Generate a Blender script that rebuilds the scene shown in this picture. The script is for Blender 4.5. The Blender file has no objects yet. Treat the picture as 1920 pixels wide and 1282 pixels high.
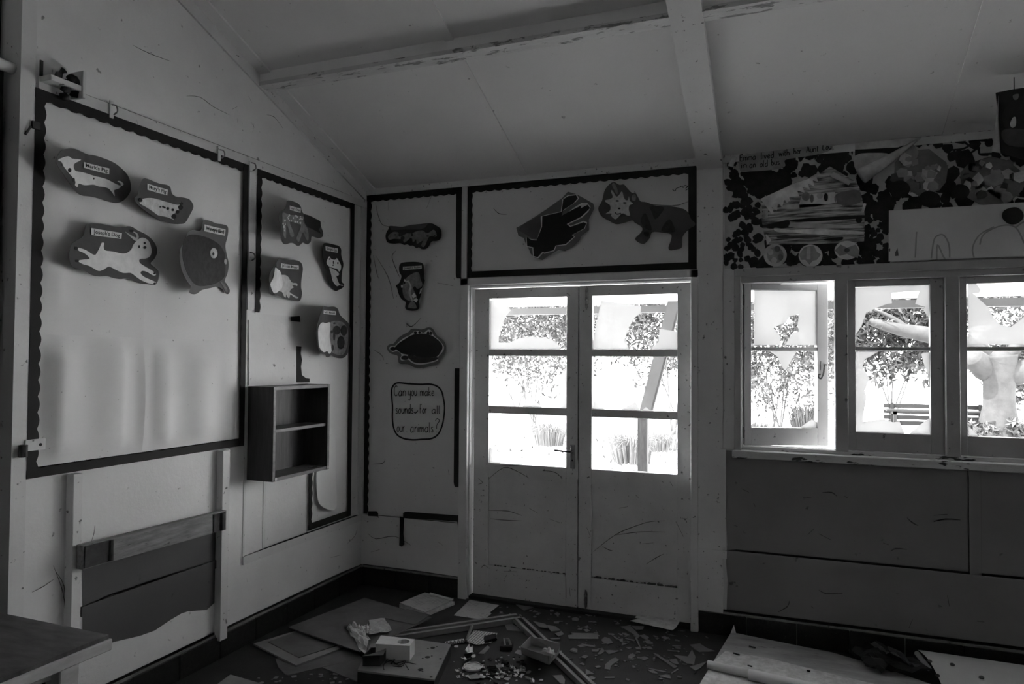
import bpy, bmesh, math, random
import numpy as np
from mathutils import Vector, Matrix
random.seed(7)
S = bpy.context.scene
COL = S.collection

# ---------------------------------------------------------------- camera
FPX, YAW, PITCH, ROLL = 1321.626, -0.3695, 0.0249, 0.0066
CAM = np.array([2.6785, -4.1147, 1.5182])
_cy, _sy, _cp, _sp = math.cos(YAW), math.sin(YAW), math.cos(PITCH), math.sin(PITCH)
FWD = np.array([_sy*_cp, _cy*_cp, _sp])
_r = np.array([_cy, -_sy, 0.0]); _u = np.cross(_r, FWD)
RT = math.cos(ROLL)*_r + math.sin(ROLL)*_u
UP = -math.sin(ROLL)*_r + math.cos(ROLL)*_u
cd = bpy.data.cameras.new('camera'); cam = bpy.data.objects.new('camera', cd); COL.objects.link(cam)
cd.sensor_width = 36.0; cd.lens = FPX/1920*36.0; cd.clip_start = 0.05; cd.clip_end = 300
M = Matrix(((RT[0], UP[0], -FWD[0], CAM[0]), (RT[1], UP[1], -FWD[1], CAM[1]), (RT[2], UP[2], -FWD[2], CAM[2]), (0, 0, 0, 1)))
cam.matrix_world = M
S.camera = cam

# ---------------------------------------------------------------- light
w = bpy.data.worlds.new('world'); S.world = w; w.use_nodes = True
bg = w.node_tree.nodes['Background']; bg.inputs[0].default_value = (1, 1, 1, 1); bg.inputs[1].default_value = 4.2
sun = bpy.data.lights.new('sun', 'SUN'); sun.energy = 9.0; sun.angle = math.radians(0.6)
so = bpy.data.objects.new('sun', sun); COL.objects.link(so)
so.rotation_euler = Vector((0.55, 0.30, -1.0)).to_track_quat('-Z', 'Y').to_euler()
S.view_settings.view_transform = 'Standard'
try: S.view_settings.look = 'None'
except Exception: pass
S.view_settings.gamma = 1.0
S.view_settings.use_curve_mapping = False
S.view_settings.exposure = 1.98
try:
    S.cycles.max_bounces = 14; S.cycles.diffuse_bounces = 8; S.cycles.transparent_max_bounces = 16
    S.cycles.sample_clamp_indirect = 6.0
except Exception: pass

# ---------------------------------------------------------------- image-measured points on real planes
def ray(px, py): return FWD + RT*(px-960)/FPX + UP*(641-py)/FPX
def pl(px, py, ax, v):
    d = ray(px, py); t = (v-CAM[ax])/d[ax]; return CAM + t*d
def Lp(px, py, o=0.0): return pl(px, py, 0, o)
def Bp(px, py, o=0.0): return pl(px, py, 1, -o)
def Fp(px, py, h=0.0): return pl(px, py, 2, h)
def fr(x0, y0, s): return lambda p: (x0+p[0]/s, y0+p[1]/s)
IDF = lambda p: p

# ---------------------------------------------------------------- materials
MATS = {}
def mat(name, g, rough=0.8, var=0.12, scale=3.0, spots=0.0, sscale=40.0, sdark=0.25, bump=0.0, bscale=60.0, stretch=None, peel=None, metal=0.0, spec=0.3, con=0.25):
    if name in MATS: return MATS[name]
    m = bpy.data.materials.new(name); m.use_nodes = True; nt = m.node_tree; N = nt.nodes; Lk = nt.links
    b = N['Principled BSDF']; b.inputs['Roughness'].default_value = rough; b.inputs['Metallic'].default_value = metal
    b.inputs['Specular IOR Level'].default_value = spec
    tc = N.new('ShaderNodeTexCoord'); vec = tc.outputs['Object']
    if stretch:
        mp = N.new('ShaderNodeMapping'); mp.inputs['Scale'].default_value = stretch; Lk.new(vec, mp.inputs['Vector']); vec = mp.outputs['Vector']
    def noise(sc, det=5, ro=0.6):
        n = N.new('ShaderNodeTexNoise'); n.inputs['Scale'].default_value = sc; n.inputs['Detail'].default_value = det; n.inputs['Roughness'].default_value = ro
        Lk.new(vec, n.inputs['Vector']); return n.outputs['Fac']
    def ramp(fac, a, bb, va, vb):
        r = N.new('ShaderNodeMapRange'); r.inputs['From Min'].default_value = a; r.inputs['From Max'].default_value = bb
        r.inputs['To Min'].default_value = va; r.inputs['To Max'].default_value = vb; r.clamp = True
        Lk.new(fac, r.inputs['Value']); return r.outputs['Result']
    def mul(a, c):
        x = N.new('ShaderNodeMath'); x.operation = 'MULTIPLY'; Lk.new(a, x.inputs[0])
        if isinstance(c, (int, float)): x.inputs[1].default_value = c
        else: Lk.new(c, x.inputs[1])
        return x.outputs[0]
    val = ramp(noise(scale), 0.5-con, 0.5+con, g*(1-var), g*(1+var))
    if spots > 0:
        val = mul(val, ramp(noise(sscale, 3, 0.5), 0.78-spots, 0.70-spots+0.02, sdark, 1.0))
    if peel:
        g2, psc, thr = peel
        mx = N.new('ShaderNodeMix'); mx.data_type = 'FLOAT'
        Lk.new(ramp(noise(psc, 4, 0.65), thr, thr+0.03, 0, 1), mx.inputs[0]); Lk.new(val, mx.inputs[2])
        Lk.new(ramp(noise(psc*3), 0.3, 0.7, g2*0.6, g2*1.3), mx.inputs[3]); val = mx.outputs[0]
    cb = N.new('ShaderNodeCombineColor')
    for i in range(3): Lk.new(val, cb.inputs[i])
    Lk.new(cb.outputs[0], b.inputs['Base Color'])
    if bump > 0:
        bp = N.new('ShaderNodeBump'); bp.inputs['Strength'].default_value = bump; bp.inputs['Distance'].default_value = 0.004
        Lk.new(noise(bscale), bp.inputs['Height']); Lk.new(bp.outputs['Normal'], b.inputs['Normal'])
    MATS[name] = m; return m

cream = mat('cream_paint', 0.72, 0.6, 0.10, 2.2, 0.035, 26, 0.35, 0.25, 45)
ceilp = mat('ceiling_paint', 0.76, 0.8, 0.06, 1.3, 0.01, 30, 0.5, 0.1, 50)
trimp = mat('trim_paint', 0.66, 0.5, 0.10, 3.5, 0.05, 38, 0.25, 0.15, 60)
backp = mat('back_wall_paint', 0.66, 0.6, 0.10, 2.4, 0.03, 30, 0.3, 0.2, 45)
peelp = mat('peeling_paint', 0.60, 0.6, 0.12, 6, 0.0, 30, 0.3, 0.3, 60, stretch=(1.0, 4.0, 4.0), peel=(0.26, 9.0, 0.565))
peels = mat('chipped_sill_paint', 0.58, 0.5, 0.12, 6, 0.0, 30, 0.3, 0.3, 60, stretch=(0.8, 3.0, 3.0), peel=(0.05, 7.0, 0.58))
winp_shaded = mat('shaded_window_paint', 0.42, 0.5, 0.12, 4, 0.05, 26, 0.25, 0.15, 60)  # trim paint darkened, putting the backlit shade into the frame colour
doorp = mat('door_paint', 0.62, 0.5, 0.14, 4, 0.055, 44, 0.22, 0.15, 60)
dado = mat('dark_dado_paint', 0.24, 0.55, 0.10, 3, 0.03, 16, 0.4, 0.15, 50)
dadol = mat('charcoal_wall_paint', 0.085, 0.55, 0.10, 3, 0.03, 16, 0.4, 0.15, 50)
paper = mat('backing_paper', 0.76, 0.85, 0.07, 1.8, 0.006, 60, 0.4)
paperb = mat('grey_backing_paper', 0.64, 0.85, 0.08, 2.4, 0.02, 40, 0.35)
blk = mat('black_border_paper', 0.012, 0.7, 0.3, 8)
card = mat('dark_sugar_paper', 0.09, 0.9, 0.18, 9)
cardm = mat('mid_sugar_paper', 0.14, 0.9, 0.16, 9)
cardb = mat('black_sugar_paper', 0.028, 0.9, 0.3, 9)
whitep = mat('white_paint_on_paper', 0.74, 0.8, 0.12, 30)
offw = mat('offwhite_paint_on_paper', 0.55, 0.8, 0.3, 30)
greyp = mat('grey_paint_on_paper', 0.22, 0.8, 0.4, 35)
darkp = mat('dark_paint_on_paper', 0.03, 0.6, 0.5, 40)
blackp = mat('black_paint_on_paper', 0.008, 0.55, 0.4, 40)
ink = mat('black_ink', 0.01, 0.6, 0.0)
inkg = mat('pencil_grey', 0.36, 0.9, 0.2, 20)
tagp = mat('label_paper', 0.72, 0.8, 0.06, 20)
woodd = mat('dark_cabinet_wood', 0.055, 0.45, 0.4, 5, stretch=(12, 12, 1.2), bump=0.2, bscale=30)
woodm = mat('shelf_wood', 0.13, 0.45, 0.35, 5, stretch=(12, 1.5, 12), bump=0.15, bscale=30)
woodr = mat('raw_timber', 0.22, 0.7, 0.45, 6, 0.06, 10, 0.2, 0.4, 40, stretch=(10, 1.2, 8))
hard = mat('hardboard', 0.115, 0.6, 0.35, 6, 0.02, 60, 1.6)
hardl = mat('pale_hardboard', 0.21, 0.6, 0.3, 6)
floorm = mat('dark_floor_covering', 0.028, 0.75, 0.35, 7, 0.05, 120, 2.2, 0.4, 200)
tile = mat('speckled_plinth_tile', 0.017, 0.4, 0.5, 60, 0.03, 160, 5.0, 0.1, 90)
mort = mat('plinth_mortar', 0.20, 0.9, 0.4, 14, 0.05, 30, 0.3)
steel = mat('dull_steel', 0.30, 0.35, 0.3, 20, metal=0.9)
rust = mat('dark_rusty_iron', 0.05, 0.6, 0.5, 30, metal=0.3)
dust_shade = mat('grey_cobweb_and_shade', 0.07, 0.95, 0.3, 30)
shardm = mat('dusty_glass_shard', 0.15, 0.3, 0.25, 12, spec=0.6)
plaster = mat('plaster_crumb', 0.50, 0.9, 0.35, 40)
poly = mat('white_foam_block', 0.60, 0.8, 0.12, 14, 0.03, 30, 0.5)
cardbox = mat('pale_card_box', 0.36, 0.8, 0.12, 8)
deskt = mat('desk_top', 0.10, 0.45, 0.7, 4, stretch=(2, 6, 2))
desks = mat('desk_frame_wood', 0.52, 0.55, 0.25, 6, stretch=(10, 1.5, 4))
curt = mat('black_curtain_cloth', 0.010, 0.95, 0.3, 6)
ground = mat('dry_sunlit_ground', 0.50, 0.95, 0.18, 0.9)
leafm = mat('bush_leaf', 0.036, 0.45, 0.6, 1.5)
leaf2 = mat('pale_bush_leaf', 0.06, 0.5, 0.6, 1.5)
grassm = mat('dry_grass_blade', 0.07, 0.7, 0.4, 3)
bark = mat('smooth_pale_bark', 0.027, 0.8, 0.4, 5, 0.02, 20, 0.4, 0.4, 16)
benchw = mat('bench_timber', 0.010, 0.7, 0.3, 6, stretch=(1, 8, 8))
soffit = mat('white_soffit', 0.80, 0.7, 0.03, 2)
fascia = mat('grey_fascia', 0.07, 0.7, 0.1, 3)
postw = mat('veranda_post_paint', 0.07, 0.6, 0.2, 3)
postd = mat('weathered_post', 0.035, 0.8, 0.5, 6, stretch=(8, 8, 1.5))
litter = mat('fallen_leaf', 0.012, 0.8, 0.5, 3)
leafprint = mat('leaf_print_paint', 0.02, 0.8, 0.7, 24)
muralb = mat('mural_backing', 0.50, 0.85, 0.3, 7)
busm = mat('bus_collage_paint', 0.36, 0.7, 0.85, 9, 0.07, 6, 0.2, stretch=(0.8, 5, 9), con=0.13)
skinp = [mat('patch_%s' % n, v, 0.8, 0.35, 14) for n, v in (('black', 0.025), ('dark', 0.08), ('mid', 0.18), ('grey', 0.32), ('pale', 0.54), ('light', 0.76))]
sheetm = mat('white_drawing_sheet', 0.66, 0.85, 0.08, 5)
deckm = mat('peeling_board', 0.34, 0.7, 0.35, 4, 0.05, 14, 0.3, stretch=(1, 4, 4))

def print_mat(name, g, kind):
    if name in MATS: return MATS[name]
    m = mat(name, g, 0.85, 0.08, 8); nt = m.node_tree; N = nt.nodes; Lk = nt.links; b = N['Principled BSDF']
    src = b.inputs['Base Color'].links[0].from_socket
    tc = N.new('ShaderNodeTexCoord')
    br = N.new('ShaderNodeTexBrick'); Lk.new(tc.outputs['Object'], br.inputs['Vector'])
    if kind == 'grid':
        br.inputs['Scale'].default_value = 40; br.inputs['Mortar Size'].default_value = 0.09
        br.offset = 0.0; br.inputs['Brick Width'].default_value = 0.6; br.inputs['Row Height'].default_value = 0.6
    else:
        br.inputs['Scale'].default_value = 34; br.inputs['Mortar Size'].default_value = 0.22; br.inputs['Brick Width'].default_value = 1.6; br.inputs['Row Height'].default_value = 0.5
    mx = N.new('ShaderNodeMix'); mx.data_type = 'RGBA'
    if kind == 'grid':
        Lk.new(br.outputs['Fac'], mx.inputs[0]); Lk.new(src, mx.inputs[6]); mx.inputs[7].default_value = (.12, .12, .12, 1)
    else:
        ns = N.new('ShaderNodeTexNoise'); ns.inputs['Scale'].default_value = 14; Lk.new(tc.outputs['Object'], ns.inputs['Vector'])
        rr = N.new('ShaderNodeMapRange'); rr.inputs['From Min'].default_value = .5; rr.inputs['From Max'].default_value = .56; Lk.new(ns.outputs['Fac'], rr.inputs['Value'])
        mm = N.new('ShaderNodeMath'); mm.operation = 'SUBTRACT'; mm.use_clamp = True
        Lk.new(rr.outputs['Result'], mm.inputs[0]); Lk.new(br.outputs['Fac'], mm.inputs[1])
        Lk.new(mm.outputs[0], mx.inputs[0]); Lk.new(src, mx.inputs[6]); mx.inputs[7].default_value = (.08, .08, .08, 1)
    Lk.new(mx.outputs[2], b.inputs['Base Color']); return m
gridp = print_mat('squared_paper', 0.62, 'grid')
textp = print_mat('printed_page', 0.42, 'text')

def glass_mat():
    m = bpy.data.materials.new('dusty_window_glass'); m.use_nodes = True; nt = m.node_tree; N = nt.nodes; Lk = nt.links
    for n in list(N):
        if n.type == 'BSDF_PRINCIPLED': N.remove(n)
    out = [n for n in N if n.type == 'OUTPUT_MATERIAL'][0]
    tr = N.new('ShaderNodeBsdfTransparent'); tr.inputs[0].default_value = (.97, .97, .97, 1)
    tl = N.new('ShaderNodeBsdfTranslucent'); tl.inputs[0].default_value = (.35, .35, .35, 1)
    gl = N.new('ShaderNodeBsdfGlossy'); gl.inputs['Roughness'].default_value = 0.08
    tc = N.new('ShaderNodeTexCoord'); ns = N.new('ShaderNodeTexNoise'); ns.inputs['Scale'].default_value = 5; Lk.new(tc.outputs['Object'], ns.inputs['Vector'])
    mr = N.new('ShaderNodeMapRange'); mr.inputs['From Min'].default_value = .3; mr.inputs['From Max'].default_value = .7; mr.inputs['To Min'].default_value = .86; mr.inputs['To Max'].default_value = .95
    Lk.new(ns.outputs['Fac'], mr.inputs['Value'])
    m1 = N.new('ShaderNodeMixShader'); Lk.new(mr.outputs['Result'], m1.inputs[0]); Lk.new(tr.outputs[0], m1.inputs[1]); Lk.new(tl.outputs[0], m1.inputs[2])
    m2 = N.new('ShaderNodeMixShader'); m2.inputs[0].default_value = .05; Lk.new(m1.outputs[0], m2.inputs[1]); Lk.new(gl.outputs[0], m2.inputs[2])
    Lk.new(m2.outputs[0], out.inputs['Surface']); return m
glass = glass_mat()

# ---------------------------------------------------------------- object helpers
ROOT = {}
def attach(o, parent):
    if parent is None: return o
    o.parent = parent
    if parent.name in ROOT: o.matrix_parent_inverse = Matrix.Translation(-ROOT[parent.name])
    return o
def tag(o, label=None, cat=None, group=None, kind=None):
    if label: o['label'] = label
    if cat: o['category'] = cat
    if group: o['group'] = group
    if kind: o['kind'] = kind
    return o
def thing(name, label, cat, loc=(0, 0, 0), group=None):
    o = bpy.data.objects.new(name, None); COL.objects.link(o); o.location = loc; o.empty_display_size = 0.1
    ROOT[o.name] = Vector(loc); return tag(o, label, cat, group)
def struct(name, loc=(0, 0, 0), label=None):
    o = bpy.data.objects.new(name, None); COL.objects.link(o); o.location = loc; ROOT[o.name] = Vector(loc)
    return tag(o, label, None, None, 'structure')
class MB:
    def __init__(s): s.v = []; s.f = []
    def add(s, vs, fs):
        n = len(s.v); s.v += [tuple(float(c) for c in p) for p in vs]; s.f += [tuple(i+n for i in q) for q in fs]; return s
    def box(s, x0, x1, y0, y1, z0, z1):
        return s.hexa([(x0, y0, z0), (x1, y0, z0), (x1, y1, z0), (x0, y1, z0), (x0, y0, z1), (x1, y0, z1), (x1, y1, z1), (x0, y1, z1)])
    def hexa(s, p):
        return s.add(p, [(0, 3, 2, 1), (4, 5, 6, 7), (0, 1, 5, 4), (1, 2, 6, 5), (2, 3, 7, 6), (3, 0, 4, 7)])
    def prism(s, pts, d):   # polygon of 3D points extruded along d
        n = len(pts); d = np.array(d); a = [np.array(p) for p in pts]
        return s.add(a+[p+d for p in a], [tuple(range(n))[::-1], tuple(range(n, 2*n))]+[(i, (i+1) % n, n+(i+1) % n, n+i) for i in range(n)])
    def tube(s, pts, r, n=8, caps=True, taper=None):
        pts = [Vector(p) for p in pts]; rings = []
        for i, p in enumerate(pts):
            t = (pts[min(i+1, len(pts)-1)]-pts[max(i-1, 0)])
            t = t.normalized() if t.length > 1e-9 else Vector((0, 0, 1))
            a = t.cross(Vector((0, 0, 1)) if abs(t.z) < .9 else Vector((1, 0, 0))).normalized(); b = t.cross(a)
            rr = r if taper is None else taper[i]
            rings.append([p+(a*math.cos(k*2*math.pi/n)+b*math.sin(k*2*math.pi/n))*rr for k in range(n)])
        vs = [v for q in rings for v in q]; fs = []
        for i in range(len(rings)-1):
            for k in range(n): fs.append((i*n+k, i*n+(k+1) % n, (i+1)*n+(k+1) % n, (i+1)*n+k))
        if caps: fs += [tuple(range(n))[::-1], tuple(range((len(rings)-1)*n, len(rings)*n))]
        return s.add(vs, fs)
    def build(s, name, m, parent=None, bevel=0.0, smooth=False):
        me = bpy.data.meshes.new(name); me.from_pydata(s.v, [], s.f); me.update()
        bm = bmesh.new(); bm.from_mesh(me); bmesh.ops.recalc_face_normals(bm, faces=bm.faces)
        if bevel: bmesh.ops.bevel(bm, geom=bm.edges[:], offset=bevel, segments=1, affect='EDGES')
        bm.to_mesh(me); bm.free()
        if smooth:
            for p in me.polygons: p.use_smooth = True
        o = bpy.data.objects.new(name, me); COL.objects.link(o); me.materials.append(m); return attach(o, parent)
def box(name, x0, x1, y0, y1, z0, z1, m, parent=None, bevel=0.0): return MB().box(x0, x1, y0, y1, z0, z1).build(name, m, parent, bevel)
def spline(pts, k=4, closed=True):
    n = len(pts); out = []
    P = [np.array(p, float) for p in pts]
    rng = range(n) if closed else range(n-1)
    for i in rng:
        if closed: a, b, c, d = P[(i-1) % n], P[i], P[(i+1) % n], P[(i+2) % n]
        else: a, b, c, d = P[max(i-1, 0)], P[i], P[i+1], P[min(i+2, n-1)]
        for j in range(k):
            t = j/k; out.append(.5*((2*b)+(c-a)*t+(2*a-5*b+4*c-d)*t*t+(3*b-a-3*c+d)*t**3))
    if not closed: out.append(P[-1])
    return [tuple(p) for p in out]
# wall coordinates: (a, b) on a wall plane, `o` = distance in front of it
def w2p(wall, a, b, o): return (o, a, b) if wall == 'L' else (a, -o, b)
def px2w(wall, p, off):
    o = off(None, None) if off.__code__.co_argcount == 0 else 0.0
    o = 0.004
    for _ in range(10):
        q = Lp(p[0], p[1], o) if wall == 'L' else Bp(p[0], p[1], o)
        a, b = (q[1], q[2]) if wall == 'L' else (q[0], q[2]); o = off(a, b)
    return a, b
def flat(name, wall, ab, m, off, parent=None, t=0.001, strips=0):
    """a thin sheet with outline ab lying in front of a wall at distance off(a,b)"""
    bm = bmesh.new(); vs = [bm.verts.new((a, b, 0)) for a, b in ab]
    bm.faces.new(vs)
    if strips:
        a0 = min(p[0] for p in ab); a1 = max(p[0] for p in ab)
        for i in range(1, strips):
            bmesh.ops.bisect_plane(bm, geom=bm.verts[:]+bm.edges[:]+bm.faces[:], plane_co=(a0+(a1-a0)*i/strips, 0, 0), plane_no=(1, 0, 0))
    bmesh.ops.triangulate(bm, faces=bm.faces[:], ngon_method='EAR_CLIP')
    ret = bmesh.ops.extrude_face_region(bm, geom=bm.faces[:])
    top = {v for v in ret['geom'] if isinstance(v, bmesh.types.BMVert)}
    for v in bm.verts:
        o = off(v.co.x, v.co.y)+(t if v in top else 0.0)
        v.co = Vector(w2p(wall, v.co.x, v.co.y, o))
    bmesh.ops.recalc_face_normals(bm, faces=bm.faces)
    me = bpy.data.meshes.new(name); bm.to_mesh(me); bm.free(); me.materials.append(m)
    o = bpy.data.objects.new(name, me); COL.objects.link(o); return attach(o, parent)
def const(v): return lambda a, b: v
def ribbon_mb(mb, pts3, wd, nrm):
    """flat pen stroke along 3D points"""
    P = [Vector(p) for p in pts3]; nrm = Vector(nrm); n = len(P); vs = []
    for i in range(n):
        t = (P[min(i+1, n-1)]-P[max(i-1, 0)])
        t = t.normalized() if t.length > 1e-9 else Vector((0, 0, 1))
        s = t.cross(nrm)*wd*.5; vs += [P[i]+s, P[i]-s]
    mb.add(vs, [(2*i, 2*i+2, 2*i+3, 2*i+1) for i in range(n-1)])
NRM = {'L': (1, 0, 0), 'B': (0, -1, 0)}
def strokes(name, wall, frame, lines, wd, m, off, parent=None, smooth=True):
    mb = MB()
    for ln in lines:
        q = spline(ln, 4, False) if smooth and len(ln) > 2 else ln
        pts = []
        for p in q:
            a, b = px2w(wall, frame(p), off); pts.append(w2p(wall, a, b, off(a, b)))
        ribbon_mb(mb, pts, wd, NRM[wall])
    return mb.build(name, m, parent)

# ---------------------------------------------------------------- lettering
G = {
 'a': [[(.7, .85), (.4, 1), (.05, .6), (.1, .1), (.42, 0), (.7, .4)], [(.7, 1), (.7, .15), (.82, 0)]],
 'n': [[(0, 1), (0, 0)], [(0, .6), (.3, 1), (.6, .75), (.6, 0)]],
 'm': [[(0, 1), (0, 0)], [(0, .6), (.25, 1), (.48, .75), (.48, 0)], [(.48, .6), (.73, 1), (.96, .75), (.96, 0)]],
 'u': [[(0, 1), (0, .3), (.25, 0), (.58, .35)], [(.58, 1), (.58, 0)]],
 'o': [[(.35, 1), (.05, .6), (.1, .12), (.35, 0), (.62, .3), (.6, .8), (.35, 1)]],
 'y': [[(0, 1), (0, .35), (.25, .08), (.58, .4)], [(.58, 1), (.56, -.5), (.3, -.85), (.05, -.65)]],
 'C': [[(.8, 1.7), (.5, 2), (.1, 1.5), (.08, .5), (.42, 0), (.85, .3)]],
 'k': [[(0, 1.8), (0, 0)], [(.5, 1), (0, .45), (.55, 0)]],
 'e': [[(.05, .5), (.55, .6), (.48, .95), (.25, 1), (.03, .5), (.2, .03), (.6, .18)]],
 's': [[(.5, .9), (.25, 1), (.06, .75), (.48, .35), (.38, .03), (.0, .12)]],
 'd': [[(.6, .85), (.35, 1), (.03, .6), (.08, .1), (.35, 0), (.6, .4)], [(.6, 1.9), (.6, 0)]],
 'b': [[(0, 1.9), (0, 0)], [(0, .6), (.3, 1), (.6, .5), (.3, 0), (0, .2)]],
 'f': [[(.6, 1.8), (.4, 2), (.2, 1.7), (.2, 0)], [(0, 1), (.5, 1)]],
 'r': [[(0, 1), (0, 0)], [(0, .6), (.22, .95), (.5, .95)]],
 'l': [[(0, 1.9), (0, .15), (.12, 0)]],
 'i': [[(0, 1), (0, 0)], [(0, 1.35), (.01, 1.5)]],
 't': [[(.2, 1.6), (.2, .15), (.4, 0)], [(0, 1), (.42, 1)]],
 'h': [[(0, 1.9), (0, 0)], [(0, .6), (.3, 1), (.58, .7), (.58, 0)]],
 'v': [[(0, 1), (.28, 0), (.56, 1)]],
 'w': [[(0, 1), (.2, 0), (.42, .9), (.65, 0), (.85, 1)]],
 'E': [[(.7, 1.8), (.1, 1.8), (.05, .05), (.7, 0)], [(.08, .95), (.55, .95)]],
 'L': [[(.1, 1.8), (.05, .05), (.65, .05)]],
 'A': [[(0, 0), (.4, 1.8), (.8, 0)], [(.15, .65), (.65, .65)]],
 '?': [[(.0, 1.65), (.3, 2), (.62, 1.65), (.25, 1.1), (.2, .5)], [(.2, .08), (.21, -.02)]],
 '.': [[(0, .02), (.06, .0)]],
}
def word_lines(wd, x0, x1, base, xh, slope=0.0):
    out = []; x = 0.0
    for ch in wd:
        g = G[ch]; wdt = max(p[0] for l in g for p in l)
        for l in g: out.append([(x+p[0], p[1]) for p in l])
        x += wdt+.28
    tot = x-.28; sx = (x1-x0)/tot
    return [[(x0+p[0]*sx, base-p[1]*xh+slope*p[0]*sx) for p in l] for l in out]
_fonts = {}
def text_mesh(body):
    c = bpy.data.curves.new('t', 'FONT'); c.body = body; c.offset = .022; c.size = 1.0; c.resolution_u = 2
    o = bpy.data.objects.new('t', c); COL.objects.link(o)
    dg = bpy.context.evaluated_depsgraph_get(); me = o.evaluated_get(dg).to_mesh()
    vs = [tuple(v.co[:2]) for v in me.vertices]; fs = [tuple(p.vertices) for p in me.polygons]
    o.evaluated_get(dg).to_mesh_clear(); bpy.data.objects.remove(o); bpy.data.curves.remove(c)
    return vs, fs
def tag_label(wall, frame, quad, body, off, parent):
    """small paper label (TL,TR,BR,BL in frame px) with printed lettering"""
    ab = [px2w(wall, frame(p), off) for p in quad]
    t = flat('name_label', wall, ab, tagp, lambda a, b: off(a, b)+.0016, parent, .0004, 10)
    vs, fs = text_mesh(body)
    x0 = min(v[0] for v in vs); x1 = max(v[0] for v in vs)
    mb = MB(); P = []
    for x, y in vs:
        u = .07+.86*(x-x0)/(x1-x0); v = .26+.60*y/.72
        a = (ab[3][0]*(1-u)+ab[2][0]*u)*(1-v)+(ab[0][0]*(1-u)+ab[1][0]*u)*v
        b = (ab[3][1]*(1-u)+ab[2][1]*u)*(1-v)+(ab[0][1]*(1-u)+ab[1][1]*u)*v
        P.append(w2p(wall, a, b, off(a, b)+.0034))
    mb.add(P, fs); mb.build('lettering', ink, t)
    return t

# ================================================================ ROOM SHELL
ZC, SL = 2.67, 0.38           # ceiling height at the door wall, slope
YR = -3.2                     # ridge
XR, YB = 6.6, -6.4            # far side wall, rear wall
def zc(y): return ZC-SL*y if y > YR else ZC-SL*YR-(YR-y)*SL
fl = box('floor', -0.12, XR+.12, YB-.12, 0.12, -.12, 0, floorm); tag(fl, kind='structure')
# left wall with an opening near the camera
wl = MB()
wl.prism([(0, .12, -.02), (0, -2.335, -.02), (0, -2.335, zc(-2.335)+.02), (0, .12, ZC+.02)], (-.12, 0, 0))
wl.prism([(0, -3.35, -.02), (0, YB-.12, -.02), (0, YB-.12, zc(YB)+.02), (0, -3.35, zc(-3.35)+.02)], (-.12, 0, 0))
WL = wl.build('wall_left', cream); tag(WL, kind='structure')
bw = MB()
DX0, DX1, DZ = 0.775, 2.195, 2.0
WX0, WX1, WZ0, WZ1 = 2.445, 6.06, 1.03, 1.985
bw.box(-.12, DX0, 0, .12, -.02, ZC+.05).box(DX0, DX1, 0, .12, DZ, ZC+.05).box(DX1, WX0, 0, .12, -.02, ZC+.05)
bw.box(WX0, WX1, 0, .12, WZ1, ZC+.05).box(WX0, WX1, 0, .12, -.02, WZ0).box(WX1, XR+.12, 0, .12, -.02, ZC+.05)
WB = bw.build('wall_back', backp); tag(WB, kind='structure')
wr = MB().prism([(XR, .12, -.02), (XR, YB-.12, -.02), (XR, YB-.12, zc(YB)+.02), (XR, YR, zc(YR)+.02), (XR, .12, ZC+.02)], (.12, 0, 0)).build('wall_right', cream); tag(wr, kind='structure')
wf = MB().box(-.12, XR+.12, YB-.12, YB, -.02, zc(YB)+.02).build('wall_front', cream); tag(wf, kind='structure')
ce = MB()
ce.prism([(-.3, .35, zc(0)-.35*SL), (-.3, YR, zc(YR)), (-.3, YR, zc(YR)+.1), (-.3, .35, zc(0)-.35*SL+.1)], (XR+.6, 0, 0))
ce.prism([(-.3, YR, zc(YR)), (-.3, YB-.3, zc(YB-.3)), (-.3, YB-.3, zc(YB-.3)+.1), (-.3, YR, zc(YR)+.1)], (XR+.6, 0, 0))
CE = ce.build('ceiling', ceilp); tag(CE, kind='structure')
# cover strips on the ceiling joints
for x in (1.16, 3.45, 5.6):
    MB().prism([(x-.024, 0, ZC), (x-.024, YR, zc(YR)), (x-.024, YR, zc(YR)-.009), (x-.024, 0, ZC-.009)], (.048, 0, 0)).build('cover_strip', ceilp, CE)
MB().prism([(0, 0, ZC), (0, YR, zc(YR)), (0, YR, zc(YR)-.012), (0, 0, ZC-.012)], (.085, 0, 0)).build('cover_strip', ceilp, CE)
# purlins and rafters
n = 1
RX = ((2.215, 2.355), (4.5, 4.64))
for y in (-1.03, -2.15):
    for x0, x1 in ((0, RX[0][0]), (RX[0][1], RX[1][0]), (RX[1][1], XR)):
        z = zc(y)
        o = MB().hexa([(x0, y-.035, z-.040), (x1, y-.035, z-.040), (x1, y+.035, z-.052), (x0, y+.035, z-.052),
                       (x0, y-.035, z+.03), (x1, y-.035, z+.03), (x1, y+.035, z+.0), (x0, y+.035, z+.0)]).build('trim_%d' % n, ceilp)
        MB().hexa([(x0, y-.039, z-.062), (x1, y-.039, z-.062), (x1, y+.037, z-.070), (x0, y+.037, z-.070),
                   (x0, y-.039, z-.040), (x1, y-.039, z-.040), (x1, y+.037, z-.050), (x0, y+.037, z-.050)]).build('peeling_edge', peelp, o)
        tag(o, 'peeling white purlin running under the sloping ceiling', None, None, 'structure'); n += 1
for x0, x1 in RX:
    o = MB().prism([(x0, 0, ZC-.02), (x0, YR, zc(YR)-.02), (x0, YR, zc(YR)-.085), (x0, 0, ZC-.075)], (x1-x0, 0, 0)).build('trim_%d' % n, trimp); n += 1
    tag(o, 'painted rafter following the ceiling slope', None, None, 'structure')
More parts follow.
